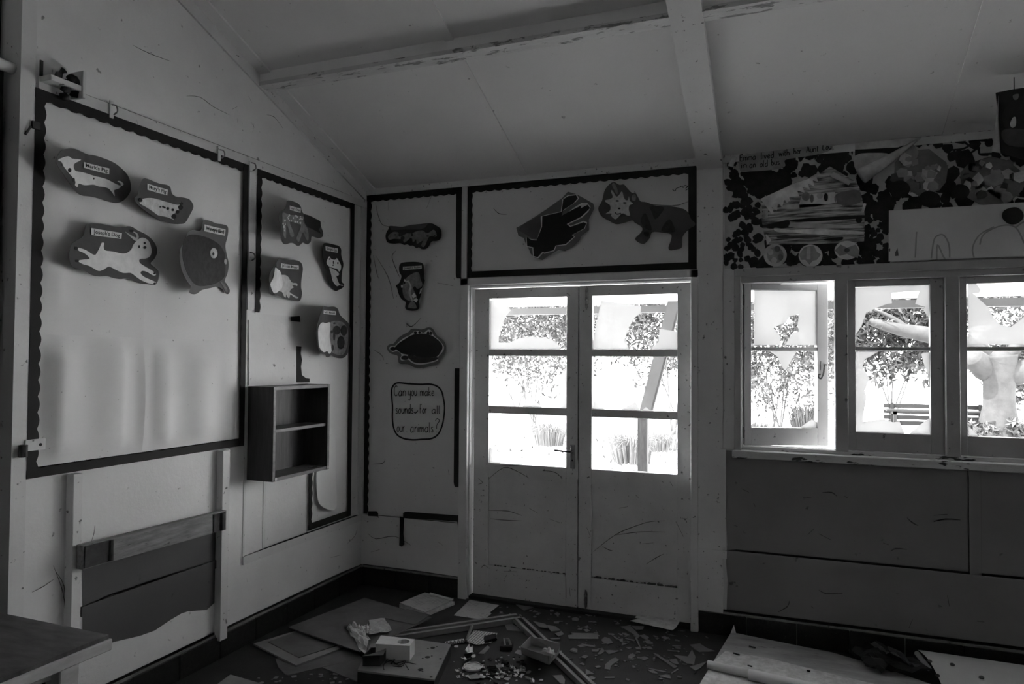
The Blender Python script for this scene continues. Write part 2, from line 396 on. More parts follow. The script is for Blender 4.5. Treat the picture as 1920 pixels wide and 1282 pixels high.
# post under the first rafter
o = box('trim_%d' % n, 2.215, 2.355, -.022, 0.0, .125, 2.655, trimp); tag(o, 'flat painted post under the rafter', None, None, 'structure'); n += 1
box('batten', 2.343, 2.372, -.034, -.018, .49, 1.03, trimp, o)
box('batten', 2.272, 2.278, -.0235, -.02, .5, 2.6, trimp, o)
box('switch_plate', 2.305, 2.325, -.028, -.02, .70, .735, trimp, o)
# battens on the left wall
ZT = 2.545
def batten(wallo, wall, a0, a1, b0, b1, o1=.012, m=None, name='batten'):
    mb = MB()
    if wall == 'L': mb.box(-.002, o1, a0, a1, b0, b1)
    else: mb.box(a0, a1, -o1, .002, b0, b1)
    return mb.build(name, m or trimp, wallo)
batten(WL, 'L', -2.275, -.0, ZT, ZT+.045, .014)
batten(WL, 'L', -1.128, -1.078, 1.775, ZT, .012)
batten(WL, 'L', -1.13, 0, .425, .468, .012)
batten(WL, 'L', -.055, 0, .468, ZT, .010)
batten(WL, 'L', -.975, -.955, .468, .87, .004)
batten(WL, 'L', -1.128, -1.115, .468, 1.775, .004)
MB().prism([(0, 0, ZC-.012), (0, YR, zc(YR)-.012), (0, YR, zc(YR)-.085), (0, 0, ZC-.075)], (.012, 0, 0)).build('cornice', trimp, WL)
# bare replacement patch above the cabinet
flat('wall_patch', 'L', [px2w('L', p, const(.008)) for p in ((466, 600), (557, 603), (558, 722), (466, 722))], cream, const(.006), WL, .004)
# end post of the left wall, with its two faces
pst = box('trim_%d' % n, -.07, .014, -2.345, -2.288, 0, zc(-2.3), trimp); tag(pst, 'pale end post of the left wall', None, None, 'structure'); n += 1
# struts below the board
for ya, yb, z1 in ((Lp(136, 1000, .042)[1], Lp(153.5, 1000, .042)[1], 1.05), (Lp(416, 1000, .042)[1], Lp(429.5, 1000, .042)[1], 1.05)):
    o = box('trim_%d' % n, 0, .042, ya, yb, .10, z1, trimp, None, .002); tag(o, 'short painted stud below the display board', None, None, 'structure'); n += 1
# grey painted area between the studs, ragged lower edge
q = [(155, 1062), (404, 990), (404, 1128), (388, 1143), (352, 1146), (340, 1150), (318, 1163), (290, 1182), (262, 1192), (240, 1197), (215, 1203), (155, 1222)]
flat('painted_area', 'L', [px2w('L', p, const(.002)) for p in q], dadol, const(.001), WL, .001)
batten(WL, 'L', -2.045, -1.30, .46, .50, .010, dadol)
# skirting tiles
ZS = .122
bl = struct('baseboard_left'); bb = struct('baseboard_back')
mo = MB().box(0, .012, YB, -3.35, 0, ZS).box(0, .012, -2.335, 0, 0, ZS+.006).build('mortar', mort, bl)
mo2 = MB().box(0, .735, -.012, 0, 0, ZS+.006).box(2.225, XR, -.012, 0, 0, ZS+.006).build('mortar', mort, bb)
def tiles(mk, a0, a1, w=.255):
    a = a0
    while a < a1-.02:
        b = min(a+w-.004, a1); mk(a, b); a += w
tme = {}
def tile_L(a, b): box('tile', .004, .022, -b, -a, 0.0, ZS-.004-random.random()*.003, tile, bl, .002)
def tile_B(a, b): box('tile', a, b, -.022, -.004, 0.0, ZS-.004-random.random()*.003, tile, bb, .002)
tiles(tile_L, .022, 2.33); tiles(tile_B, .022, .733); tiles(tile_B, 2.29-.065, 5.2)
tiles(tile_L, 3.36, 4.4)

# dark painted dado below the windows
flat('painted_area', 'B', [(2.372, ZS), (2.378, .3), (2.37, .40), (2.376, .5), (2.368, .72), (2.372, 1.02), (XR, 1.02), (XR, ZS)], dado, const(.001), WB, .002)
batten(WB, 'B', 2.376, XR, .425, .468, .012, dado)
batten(WB, 'B', 2.222, 2.376, .425, .468, .026)
for x in (3.53, 4.68, 5.8):
    batten(WB, 'B', x, x+.05, .468, .985, .010, dado)
# battens on the door wall
batten(WB, 'B', 0, XR, 2.632, 2.672, .014)
batten(WB, 'B', .738, .772, 2.03, 2.632, .012)
batten(WB, 'B', 0, .735, .425, .468, .012)
batten(WB, 'B', 0, .018, .468, 2.63, .010)
batten(WB, 'B', 2.36, 2.425, 1.03, 2.03, .008)

def dirt_line(wall, parent, a0, a1, b, o, seed, h=.006):
    r = random.Random(seed); n = max(4, int(abs(a1-a0)/.012)); top = []; bot = []
    for i in range(n+1):
        a = a0+(a1-a0)*i/n; top.append((a, b+h*r.uniform(.05, .45)+(h*r.uniform(.4, 1.3) if r.random() < .12 else 0))); bot.append((a, b-.001))
    return flat('dirt_line', wall, bot+top[::-1], dust_shade, const(o), parent, .002)
dirt_line('B', WB, 2.376, 5.4, .468, .0055, 1, .008); dirt_line('B', WB, 2.23, 5.4, ZS+.006, .004, 2, .010); dirt_line('B', WB, .02, .73, .468, .004, 3, .003); dirt_line('B', WB, .02, .73, ZS+.006, .004, 4)
dirt_line('L', WL, -2.33, -.02, ZS+.006, .004, 5, .008); dirt_line('L', WL, -1.12, -.06, .468, .005, 6, .005); dirt_line('L', WL, -2.27, -.06, ZT+.045, .006, 7, .003); dirt_line('L', WL, -2.04, -1.31, .50, .004, 8, .008)
for x in (3.53, 4.68): batten(WB, 'B', x-.004, x, .474, .985, .0035, dust_shade, 'painted_shadow'); batten(WB, 'B', x+.05, x+.052, .474, .985, .0035, dust_shade, 'painted_shadow')  # thin dark strips painted in as shadow lines along both batten edges

# ================================================================ DOORS
df = struct('trim_%d' % n, (1.485, 0, 0), 'painted frame around the double doors'); n += 1
box('architrave', .735, .792, -.026, .0, 0, 2.035, trimp, df, .003)
box('architrave', 2.180, 2.222, -.026, .0, 0, 2.035, trimp, df, .003)
box('architrave', .735, 2.222, -.026, .0, 1.99, 2.035, trimp, df, .003)
box('jamb', .775, .800, 0, .12, 0, 2.0, trimp, df)
box('jamb', 2.178, 2.195, 0, .12, 0, 2.0, trimp, df)
box('head', .80, 2.178, 0, .12, 1.978, 2.0, trimp, df)
box('threshold', .80, 2.178, .0, .12, 0, .018, floorm, df)
YD0, YD1 = .052, .094
PZ = ((1.583, 1.909), (1.222, 1.540), (.858, 1.174))
def leaf(name, x0, x1, px0, px1, label):
    d = struct(name, ((x0+x1)/2, .07, .02), label)
    box('stile', x0, px0, YD0, YD1, .018, 1.972, doorp, d, .002)
    box('stile', px1, x1, YD0, YD1, .018, 1.972, doorp, d, .002)
    box('top_rail', px0, px1, YD0, YD1, 1.909, 1.972, doorp, d)
    box('glazing_bar', px0, px1, YD0+.002, YD1-.004, 1.540, 1.583, doorp, d, .003)
    box('glazing_bar', px0, px1, YD0+.002, YD1-.004, 1.174, 1.222, doorp, d, .003)
    box('lock_rail', px0, px1, YD0, YD1, .768, .858, doorp, d)
    box('bottom_rail', px0, px1, YD0, YD1, .018, .208, doorp, d)
    box('panel', px0-.004, px1+.004, YD0+.016, YD1-.010, .2, .775, doorp, d)
    return d
D1 = leaf('door_1', .806, 1.499, .908, 1.425, 'left leaf of the double doors with a lever handle')
box('added_meeting_strip', 1.470, 1.535, YD1, YD1+.012, .018, 1.972, doorp, D1)  # added behind the gap to stop light leaking between the leaves
D2 = leaf('door_2', 1.505, 2.176, 1.586, 2.095, 'right leaf of the double doors with sliding bolts')
dfm = fr(860, 500, 3.204)
def shard(parent, frame, pts, y, name='broken_pane', rot=None):
    P = [Bp(*frame(p), -y) for p in pts]
    return MB().prism([(p[0], y, p[2]) for p in P], (0, .003, 0)).build(name, glass, parent)
YG = .073
shard(D1, dfm, [(186, 203), (300, 203), (290, 232), (316, 262), (286, 292), (262, 348), (242, 420), (240, 455), (305, 456), (362, 428), (430, 418), (505, 425), (560, 436), (600, 470), (622, 514), (186, 514)], YG)
shard(D1, dfm, [(375, 862), (412, 772), (440, 788), (524, 862)], YG)
shard(D1, dfm, [(650, 598), (604, 660), (598, 740), (612, 862), (650, 862)], YG)
shard(D2, dfm, [(803, 514), (803, 470), (818, 385), (856, 203), (1096, 237), (1092, 279), (1060, 302), (1024, 360), (1000, 430), (1028, 514)], YG)
shard(D2, dfm, [(1206, 372), (1314, 388), (1314, 514), (1130, 514), (1200, 450)], YG)
shard(D2, dfm, [(803, 868), (812, 800), (852, 770), (858, 830), (884, 868)], YG)
shard(D2, dfm, [(955, 868), (1060, 812), (1096, 868)], YG)
shard(D2, dfm, [(1096, 868), (1124, 843), (1156, 868)], YG)
shard(D1, dfm, [(184, 1178), (184, 1080), (215, 1100), (260, 1190)], YG)
# handle
hb = box('handle_plate', 1.452, 1.482, YD0-.005, YD0, .855, 1.0, steel, D1, .002)
MB().tube([(1.467, YD0, .962), (1.467, YD0-.045, .962)], .008).build('handle_spindle', steel, hb)
MB().tube([(1.467, YD0-.045, .962), (1.42, YD0-.05, .964), (1.365, YD0-.046, .967)], .006).build('handle_lever', rust, hb)
MB().tube([(1.467, YD0-.004, .905), (1.467, YD0-.0065, .905)], .006).build('keyhole', ink, hb)
MB().tube([(1.474, YD0-.006, .94), (1.478, YD0-.012, .91), (1.475, YD0-.012, .88), (1.47, YD0-.01, .845)], .002).build('key_wire', steel, hb)
# bolts
def bolt(z0, z1):
    b = box('bolt_plate', 1.545, 1.563, YD0-.003, YD0, z0, z1, steel, D2)
    MB().tube([(1.554, YD0-.008, z0-.01), (1.554, YD0-.008, z1+.012)], .0045).build('bolt_rod', steel, b)
    for z in (z0+.02, (z0+z1)/2, z1-.02): box('bolt_guide', 1.546, 1.562, YD0-.015, YD0-.003, z-.006, z+.006, steel, b)
    MB().tube([(1.554, YD0-.008, z0+.05), (1.554, YD0-.03, z0+.048)], .005).build('bolt_knob', steel, b)
bolt(1.835, 1.955); bolt(.03, .12)
MB().prism([(1.487, YD0-.001, .80), (1.503, YD0-.001, .79), (1.503, YD0-.001, .93), (1.498, YD0-.001, .90)], (0, .02, 0)).build('split_edge', trimp, D1)

# ================================================================ WINDOWS
wfm = fr(1340, 490, 3.288)
win = struct('window_1', (4.2, 0, 1.0), 'long row of painted casement windows over the dark dado')
box('frame_head', WX0-.02, WX1, -.012, .10, 1.952, 1.99, winp_shaded, win)
box('architrave', WX0-.028, WX1+.03, -.026, 0, 1.985, 2.03, winp_shaded, win, .003)
box('architrave', WX0-.028, WX0+.008, -.024, 0, 1.0, 1.99, winp_shaded, win, .003)
box('jamb', WX0, WX0+.014, -.0, .10, 1.03, 1.96, winp_shaded, win)
box('sill', WX0-.04, WX1+.04, -.045, .12, .985, 1.028, peels, win, .004)
box('frame_bottom', WX0, WX1, -.004, .10, 1.028, 1.048, peels, win)
pitch = .508; muls = [2.927+pitch*i for i in range(7)]
for x in muls[:-1]: box('mullion', x, x+.062, -.010, .10, 1.045, 1.955, winp_shaded, win, .002)
def casement(x0, x1, ang, pieces, frame, handle=False):
    z0, z1, st = 1.05, 1.952, .048
    root = Vector((x0, .05, 0)); R = Matrix.Rotation(ang, 3, 'Z')
    def T(p):
        q = R @ (Vector(p)-root)+root; return tuple(q)
    def bx(name, a0, a1, y0, y1, b0, b1, m, par, bev=.002):
        mb = MB().box(a0, a1, y0, y1, b0, b1); mb.v = [T(v) for v in mb.v]; return mb.build(name, m, par, bev)
    # casement is a part of the window; its pieces are sub-parts
    c = bx('casement', x0, x0+st-.010, .03, .072, z0, z1, winp_shaded, win)
    bx('stile', x1-st-.012, x1, .03, .072, z0, z1, winp_shaded, c)
    bx('top_rail', x0+st-.010, x1-st-.012, .03, .072, 1.916, z1, winp_shaded, c)
    bx('bottom_rail', x0+st-.010, x1-st-.012, .03, .072, z0, 1.148, winp_shaded, c)
    bx('glazing_bar', x0+st-.010, x1-st-.012, .034, .068, 1.577, 1.598, winp_shaded, c)
    for pts in pieces:
        P = []
        for p in pts:
            d = ray(*frame(p))
            # intersect with the (rotated) glass plane
            nn = R @ Vector((0, 1, 0)); q0 = R @ Vector((0, .002, 0))+root
            t = (q0-Vector(CAM)).dot(nn)/Vector(d).dot(nn); P.append(tuple(Vector(CAM)+Vector(d)*t))
        MB().prism(P, tuple((R @ Vector((0, .003, 0))))).build('broken_pane', glass, c)
    return c, T
p1 = [[(244, 176), (642, 182), (640, 516), (432, 516), (455, 480), (482, 440), (520, 432), (512, 395), (520, 322), (498, 330), (462, 340), (440, 376), (400, 390), (364, 411), (410, 468), (402, 516), (244, 516)],
      [(330, 546), (512, 546), (472, 608), (441, 668), (432, 672), (412, 640), (388, 588)], [(520, 1030), (560, 1000), (600, 974), (644, 1002), (644, 1030)]]
p2 = [[(864, 162), (1344, 146), (1348, 388), (1312, 335), (1286, 296), (1298, 280), (1237, 262), (1262, 183), (1180, 186), (1090, 195), (1093, 258), (1060, 263), (1000, 285), (935, 315), (905, 400), (866, 458)],
      [(866, 556), (1010, 556), (926, 604), (912, 650), (956, 720), (925, 795), (936, 836), (922, 920), (912, 990), (1040, 972), (1100, 992), (1140, 985), (1172, 1064), (872, 1056)],
      [(1274, 568), (1350, 556), (1354, 777), (1322, 776), (1312, 690), (1286, 620)], [(1350, 948), (1360, 1074), (1194, 1068), (1262, 1010)]]
p3 = [[(1564, 136), (1614, 138), (1642, 176), (1630, 196), (1592, 196), (1640, 240), (1690, 286), (1720, 350), (1762, 390), (1830, 402), (1882, 362), (1930, 320), (2010, 290), (2030, 512), (1564, 512)],
      [(1566, 1086), (1566, 1015), (1600, 1050), (1640, 1088)]]
c1, T1 = casement(2.461, 2.925, math.radians(20), p1, wfm)
casement(2.990, 3.434, 0, p2, wfm)
casement(3.498, 3.942, 0, p3, wfm)
for i in (2, 3, 4, 5):  # casements out of view, left mostly unglazed to let more light in
    x = muls[i]+.063
    c, T = casement(x, x+.444, 0, [], wfm)
    for zz in (1.148, 1.598): MB().prism([(x+.036, .05, zz), (x+.25, .05, zz), (x+.1, .05, zz+.06), (x+.036, .05, zz+.16)], (0, .003, 0)).build('broken_pane', glass, c)
# casement fastener and stay
mb = MB(); hx = 2.895
pts = [(hx+.02, .03, 1.50), (hx+.006, .02, 1.50), (hx, .012, 1.485), (hx-.006, .010, 1.45), (hx-.018, .010, 1.425), (hx-.032, .010, 1.43), (hx-.033, .010, 1.445), (hx-.022, .010, 1.447)]
mb.tube([T1(p) for p in spline(pts, 3, False)], .005, 6); mb.build('casement_fastener', rust, c1)
mb = MB(); mb.v = []; mb.box(hx-.012, hx+.006, .026, .032, 1.47, 1.52); mb.v = [T1(v) for v in mb.v]; mb.build('fastener_plate', winp_shaded, c1)
for z in (1.12, 1.86): box('hinge', 2.455, 2.464, .022, .030, z-.03, z+.03, rust, win)

# ================================================================ LEFT DISPLAY BOARDS
def wavy_sheet(name, wall, a0, a1, b0, b1, m, parent, amp, seed, base=.004, na=40, nb=26, lift=0.0):
    rs = np.random.RandomState(seed); ks = [(rs.uniform(6, 26), rs.uniform(-3, 3), rs.uniform(0, 6.28), rs.uniform(.3, 1)) for _ in range(7)]
    vs = []; fs = []
    for j in range(nb+1):
        for i in range(na+1):
            u, v = i/na, j/nb; a = a0+(a1-a0)*u; b = b0+(b1-b0)*v
            e = min(1, max(0, 7*u-.5), max(0, 7*(1-u)-.5))*min(1, 5*(1-v))*min(1, max(.08, 7*v-.4))
            d = max(-1, min(1, sum(k[3]*math.sin(k[0]*a+k[1]*b+k[2]) for k in ks)/2.4))
            vs.append(w2p(wall, a, b, base+amp*e*(.5+.5*d)+lift*max(0, (u-.8)/.2)**2*math.sin(math.pi*min(1, max(0, v*.92+.06)))))
    for j in range(nb):
        for i in range(na): k = j*(na+1)+i; fs.append((k, k+1, k+na+2, k+na+1))
    return MB().add(vs, fs).build(name, m, parent, 0, True)
def border(wall, p, q, wd, side, parent, off=.020, wl=.062, amp=.0045, label=None):
    """black scalloped strip from p to q in wall coords; scallops on `side` (+1 left of travel)"""
    p = np.array(p); q = np.array(q); d = q-p; ln = np.linalg.norm(d); t = d/ln; nn = np.array([-t[1], t[0]])*side
    k = max(2, int(ln/wl)*6); pts = [tuple(p), tuple(q)]
    for i in range(k, -1, -1):
        s = ln*i/k; pts.append(tuple(p+t*s+nn*(wd+amp*abs(math.sin(math.pi*s/wl))*2-amp)))
    return flat('scalloped_border', wall, pts, blk, const(off), parent, .0012)
DB1 = thing('display_board', 'large pale paper display with black scalloped border beside the left post', 'display board', (0, -1.71, 1.055))
_t = lambda x, y: px2w('L', (x, y), const(.014))[0]
A0, A1, Z0, Z1 = (_t(69, 169)+_t(46, 899))/2, (_t(464, 313)+_t(459, 833))/2, 1.056, ZT
ym, zm = -1.775, 1.60
wavy_sheet('paper_sheet', 'L', A0+.01, ym, zm, Z1-.01, paper, DB1, .022, 1, lift=.007)
wavy_sheet('paper_sheet', 'L', ym+.001, A1-.01, zm, Z1-.01, paper, DB1, .022, 2)
wavy_sheet('paper_sheet', 'L', A0+.01, ym-.001, Z0+.01, zm+.004, paper, DB1, .040, 33, .0055, lift=.022)
wavy_sheet('paper_sheet', 'L', ym+.003, A1-.01, Z0+.01, zm+.004, paper, DB1, .034, 4, .0055)
border('L', (A0, Z1), (A1, Z1), .042, -1, DB1, .014)
border('L', (A0, Z0), (A1, Z0), .036, 1, DB1, .014)
border('L', (A0, Z0), (A0, Z1), .040, -1, DB1, .0152)
border('L', (A1, Z0), (A1, Z1), .034, 1, DB1, .0152)
DB2 = thing('display_board', 'narrower pale paper display with torn black border in the corner', 'display board', (0, -.62, .47))
C0, C1 = -1.072, -.148
wavy_sheet('paper_sheet', 'L', C0+.01, C1-.01, 1.76, ZT-.01, paper, DB2, .004, 5)
wavy_sheet('paper_sheet', 'L', -.665, C1-.01, 1.32, 1.765, paper, DB2, .004, 6)
wavy_sheet('paper_sheet', 'L', -.60, C1-.01, .50, 1.325, paper, DB2, .004, 7)
border('L', (C0, ZT), (C1, ZT), .040, -1, DB2, .012)
border('L', (C0, 1.765), (C0, ZT), .034, -1, DB2, .0132)
border('L', (C1, .49), (C1, ZT), .034, 1, DB2, .0132)
border('L', (-.59, .485), (C1, .485), .036, 1, DB2, .012)
border('L', (-.59, .485), (-.59, .86), .030, -1, DB2, .0132)
f5_ = fr(440, 300, 3.2038)
flat('scalloped_border', 'L', [px2w('L', f5_(p), const(.012)) for p in ((372, 1118), (402, 1120), (398, 1160), (406, 1200), (400, 1240), (405, 1290), (430, 1310), (452, 1312), (452, 1335), (372, 1335))], blk, const(.010), DB2, .001)
flat('scalloped_border', 'L', [px2w('L', f5_(p), const(.012)) for p in ((340, 940), (392, 936), (396, 972), (338, 966))], blk, const(.010), DB2, .001)
f6_ = fr(420, 680, 3.053)
flat('loose_strip', 'L', [px2w('L', f6_(p), const(.02)) for p in spline([(612, 425), (645, 428), (640, 620), (632, 820), (580, 836), (540, 810), (528, 760), (530, 640), (545, 610), (600, 600)], 3)], paper, lambda a, b: .010+.015*max(0, (1.05-b)/.35)**2, DB2, .001)

# ---- cut-outs
class Cut:
    def __init__(s, name, label, wall, frame, back, m, curl=.03, base=.026, side='low', smooth=True, cat='paper cut-out', backname='backing_card'):
        s.wall, s.frame = wall, frame
        ab = [px2w(wall, frame(p), const(base)) for p in back]
        a0, a1 = min(p[0] for p in ab), max(p[0] for p in ab)
        if side == 'low': s.off = lambda a, b: base+(1.6 if wall == 'L' else 1.0)*curl*min(1.3, max(0, (a1-a)/(a1-a0)))**2
        elif side == 'high': s.off = lambda a, b: base+curl*min(1.3, max(0, (a-a0)/(a1-a0)))**2
        else: s.off = const(base)
        c = w2p(wall, (a0+a1)/2, min(p[1] for p in ab), 0)
        s.root = thing(name, label, cat, c)
        s.n = 0
        s.add(backname, back, m, 0, smooth)
    def add(s, name, pts, m, layer=1, smooth=True, parent=None, t=.0010):
        P = spline(pts, 4) if smooth else pts
        off = lambda a, b: s.off(a, b)+layer*.0014
        ab = [px2w(s.wall, s.frame(p), off) for p in P]
        return flat(name, s.wall, ab, m, off, parent or s.root, t, 10)
    def dot(s, name, c, rx, ry, m, layer=2, parent=None):
        return s.add(name, [(c[0]+rx*math.cos(k*math.pi/4), c[1]+ry*math.sin(k*math.pi/4)) for k in range(8)], m, layer, True, parent)
    def label(s, quad, body): return tag_label(s.wall, s.frame, quad, body, lambda a, b: s.off(a, b)+.0028, s.root)
    def pen(s, name, lines, wd, m=ink, layer=3, smooth=True):
        return strokes(name, s.wall, s.frame, lines, wd, m, lambda a, b: s.off(a, b)+layer*.0014, s.root, smooth)

F_ = fr(90, 260, 9.8625)
c = Cut('pig_cutout', 'painted pig on a dark oval card, topmost left of the big display', 'L', F_,
        [(150, 370), (230, 230), (340, 185), (480, 185), (610, 235), (730, 290), (860, 310), (1050, 370), (1230, 450), (1380, 570), (1480, 690), (1530, 850), (1520, 980), (1420, 1120), (1280, 1190), (1120, 1165), (920, 1100), (780, 1070), (610, 1045), (500, 970), (400, 830), (250, 610), (160, 470)], card, .040)
b = c.add('painted_pig', [(185, 390), (360, 325), (450, 370), (610, 390), (480, 470), (500, 590), (640, 620), (860, 690), (1060, 740), (1240, 830), (1340, 880), (1310, 920), (1250, 940), (1220, 960), (1230, 1060), (1190, 1000), (1130, 930), (1050, 895), (930, 880), (840, 850), (680, 860), (570, 830), (545, 890), (500, 860), (505, 790), (440, 700), (370, 620), (280, 500), (250, 430)], whitep)
c.add('tail', [(1285, 785), (1340, 785), (1395, 835), (1370, 870), (1340, 860), (1345, 830)], whitep)
for p, r in (((255, 480), 16), ((400, 580), 30), ((470, 760), 26), ((845, 735), 14)): c.dot('paint_spot', p, r, r*1.3, darkp)
c.label([(655, 430), (1130, 550), (1125, 660), (655, 535)], "Mark's Pig")
F_ = fr(240, 320, 11.654)
c = Cut('pig_cutout', 'painted spotted pig on a stepped dark card right of the topmost pig', 'L', F_,
        [(140, 590), (205, 530), (220, 440), (300, 220), (350, 165), (440, 185), (680, 280), (830, 305), (920, 360), (960, 500), (1060, 570), (1170, 580), (1330, 620), (1410, 720), (1420, 820), (1330, 1000), (1240, 1140), (1120, 1165), (960, 1160), (820, 1120), (690, 1075), (480, 950), (280, 800), (160, 680)], card, .035)
c.add('painted_pig', [(250, 700), (340, 610), (550, 600), (830, 680), (1090, 745), (1150, 680), (1120, 790), (1100, 870), (1040, 920), (960, 970), (1000, 1070), (950, 1050), (800, 1000), (660, 975), (540, 890), (420, 810)], offw)
for p, r in (((705, 790), 16), ((765, 785), 20), ((800, 805), 20), ((870, 822), 28), ((980, 855), 28), ((270, 640), 45), ((1000, 1000), 52), ((1080, 900), 40), ((1150, 800), 50), ((1170, 720), 30)): c.dot('paint_spot', p, r, r, blackp)
c.label([(420, 280), (865, 415), (850, 540), (420, 415)], "Mary's Pig")
F_ = fr(115, 410, 9.863)
c = Cut('dog_cutout', 'white leaping dog painted on dark card, low on the big display', 'L', F_,
        [(500, 95), (700, 90), (860, 120), (1080, 160), (1270, 140), (1420, 220), (1560, 290), (1680, 390), (1750, 500), (1770, 620), (1720, 740), (1650, 825), (1740, 910), (1800, 990), (1790, 1130), (1730, 1220), (1580, 1210), (1400, 1180), (1240, 1110), (1080, 1115), (960, 1095), (840, 1060), (700, 1065), (560, 1040), (390, 940), (250, 915), (180, 850), (140, 720), (150, 580), (200, 450), (360, 360), (420, 280), (440, 160)], card, .028)
b = c.add('painted_dog', [(310, 535), (450, 580), (610, 670), (680, 590), (720, 500), (745, 445), (790, 450), (780, 520), (810, 585), (950, 605), (1100, 640), (1200, 635), (1290, 570), (1330, 480), (1400, 400), (1470, 355), (1540, 360), (1610, 410), (1650, 500), (1665, 600), (1640, 690), (1560, 735), (1450, 745), (1450, 815), (1560, 890), (1680, 960), (1745, 1020), (1730, 1050), (1680, 1040), (1580, 980), (1490, 965), (1465, 1010), (1540, 1080), (1680, 1140), (1745, 1180), (1730, 1215), (1600, 1190), (1450, 1120), (1330, 1030), (1270, 1000), (1140, 1000), (1000, 940), (880, 885), (780, 940), (690, 965), (600, 920), (510, 870), (400, 840), (310, 780), (400, 755), (520, 740), (470, 670), (390, 620), (320, 590)], whitep)
c.add('ear', [(1310, 235), (1390, 260), (1430, 330), (1400, 400), (1350, 400), (1180, 240), (1370, 350), (1380, 290)], offw, 1)
for p, rx, ry in (((1437, 515), 17, 28), ((1540, 450), 20, 20), ((1545, 530), 26, 26), ((1720, 1010), 18, 18), ((1725, 1200), 24, 22), ((275, 545), 30, 28), ((290, 780), 34, 24), ((1300, 225), 36, 24)): c.dot('paint_spot', p, rx, ry, blackp)
c.label([(545, 170), (1115, 265), (1105, 375), (550, 300)], "Joseph's Dog")
F_ = fr(325, 400, 8.008)
c = Cut('bird_cutout', 'round dark bird with one white-ringed eye on grey card', 'L', F_,
        [(470, 95), (560, 115), (640, 150), (740, 165), (815, 200), (815, 330), (780, 480), (800, 620), (830, 760), (810, 900), (770, 1010), (800, 1060), (845, 1150), (830, 1205), (790, 1205), (730, 1130), (650, 1100), (560, 1120), (430, 1150), (350, 1205), (280, 1210), (240, 1180), (260, 1090), (200, 1010), (120, 830), (90, 620), (100, 540), (180, 370), (220, 285), (300, 250), (390, 262), (425, 220), (440, 120)], cardm, .040)
c.add('painted_bird', [(250, 320), (400, 330), (560, 385), (690, 470), (760, 580), (775, 700), (780, 830), (760, 960), (640, 1050), (500, 1085), (380, 1090), (290, 1030), (200, 880), (145, 700), (135, 520), (170, 390)], darkp)
e = c.dot('eye', (607, 597), 54, 78, offw, 2); c.dot('pupil', (600, 608), 14, 26, blackp, 3, e)
c.add('beak', [(770, 690), (795, 690), (805, 740), (785, 765), (765, 735)], offw, 2)
c.add('leg', [(700, 1020), (760, 1060), (815, 1160), (790, 1180), (740, 1090)], greyp, 2)
c.label([(465, 165), (780, 240), (770, 335), (460, 265)], "Wendy's Bird")
F_ = fr(510, 365, 12.82)
c = Cut('deer_cutout', 'speckled deer on dark card with a dark folded flap, top of the narrow display', 'L', F_,
        [(365, 140), (480, 150), (620, 210), (690, 290), (720, 400), (770, 460), (900, 500), (1060, 580), (1160, 640), (1175, 760), (1225, 900), (1210, 1010), (1110, 1045), (1000, 1010), (945, 1010), (930, 1120), (860, 1190), (790, 1175), (740, 1150), (660, 1220), (600, 1225), (520, 1170), (440, 1160), (330, 1190), (250, 1150), (220, 980), (205, 720), (155, 590), (180, 450), (240, 390), (320, 320), (345, 230)], card, .045)
c.add('painted_deer', [(260, 430), (420, 480), (600, 500), (760, 530), (745, 640), (820, 760), (860, 840), (880, 1000), (860, 1110), (800, 1030), (740, 900), (650, 1130), (590, 1040), (690, 760), (620, 700), (430, 650), (480, 820), (530, 960), (490, 1015), (440, 980), (390, 800), (340, 700), (330, 1040), (270, 960), (255, 700), (250, 560)], greyp, 1)
c.add('dark_flap', [(770, 465), (900, 505), (1155, 645), (1170, 760), (1120, 830), (1180, 940), (960, 820), (860, 780), (800, 680)], cardb, 2, False)
rs = random.Random(3)
for k in range(34):
    x = rs.uniform(280, 740); y = 470+(x-280)*.1+rs.uniform(0, 170)
    if k > 24: x = rs.uniform(262, 345); y = rs.uniform(680, 980)
    c.dot('paint_spot', (x, y), rs.uniform(9, 15), rs.uniform(14, 26), whitep, 2)
c.label([(420, 262), (690, 330), (680, 435), (425, 360)], "Lucy's Deer")
F_ = fr(490, 475, 12.82)
c = Cut('mole_cutout', 'pale-headed animal on squarish dark card left of the narrow display', 'L', F_,
        [(420, 120), (510, 130), (610, 165), (760, 150), (900, 185), (975, 260), (995, 400), (960, 640), (955, 820), (975, 960), (930, 1130), (800, 1140), (560, 1095), (460, 1050), (380, 1020), (260, 1000), (200, 920), (185, 640), (210, 460), (300, 320)], card, .045)
c.add('painted_body', [(440, 560), (550, 515), (640, 560), (690, 640), (740, 700), (850, 720), (860, 780), (820, 770), (740, 760), (770, 820), (720, 850), (680, 930), (800, 1010), (880, 1050), (870, 1080), (800, 1060), (700, 990), (670, 1070), (630, 1050), (600, 980), (580, 1060), (545, 1030), (500, 930), (430, 880)], offw)
c.add('painted_head', [(335, 340), (400, 390), (450, 430), (490, 540), (510, 740), (480, 850), (420, 900), (340, 955), (280, 930), (215, 740), (280, 590), (310, 450)], whitep, 2)
c.dot('paint_spot', (395, 345), 20, 26, blackp); c.dot('paint_spot', (345, 305), 16, 14, blackp)
c.label([(470, 232), (895, 290), (895, 385), (460, 345)], "Jo's cat Mop")
F_ = fr(590, 445, 11.657)
c = Cut('cat_cutout', 'white cat face and body on tall dark card by the right border', 'L', F_,
        [(230, 120), (390, 150), (520, 185), (575, 260), (580, 400), (625, 580), (600, 740), (590, 960), (640, 1020), (620, 1090), (540, 1140), (440, 1165), (330, 1030), (290, 930), (270, 740), (190, 520), (170, 340), (190, 170)], cardb, .02, .012)
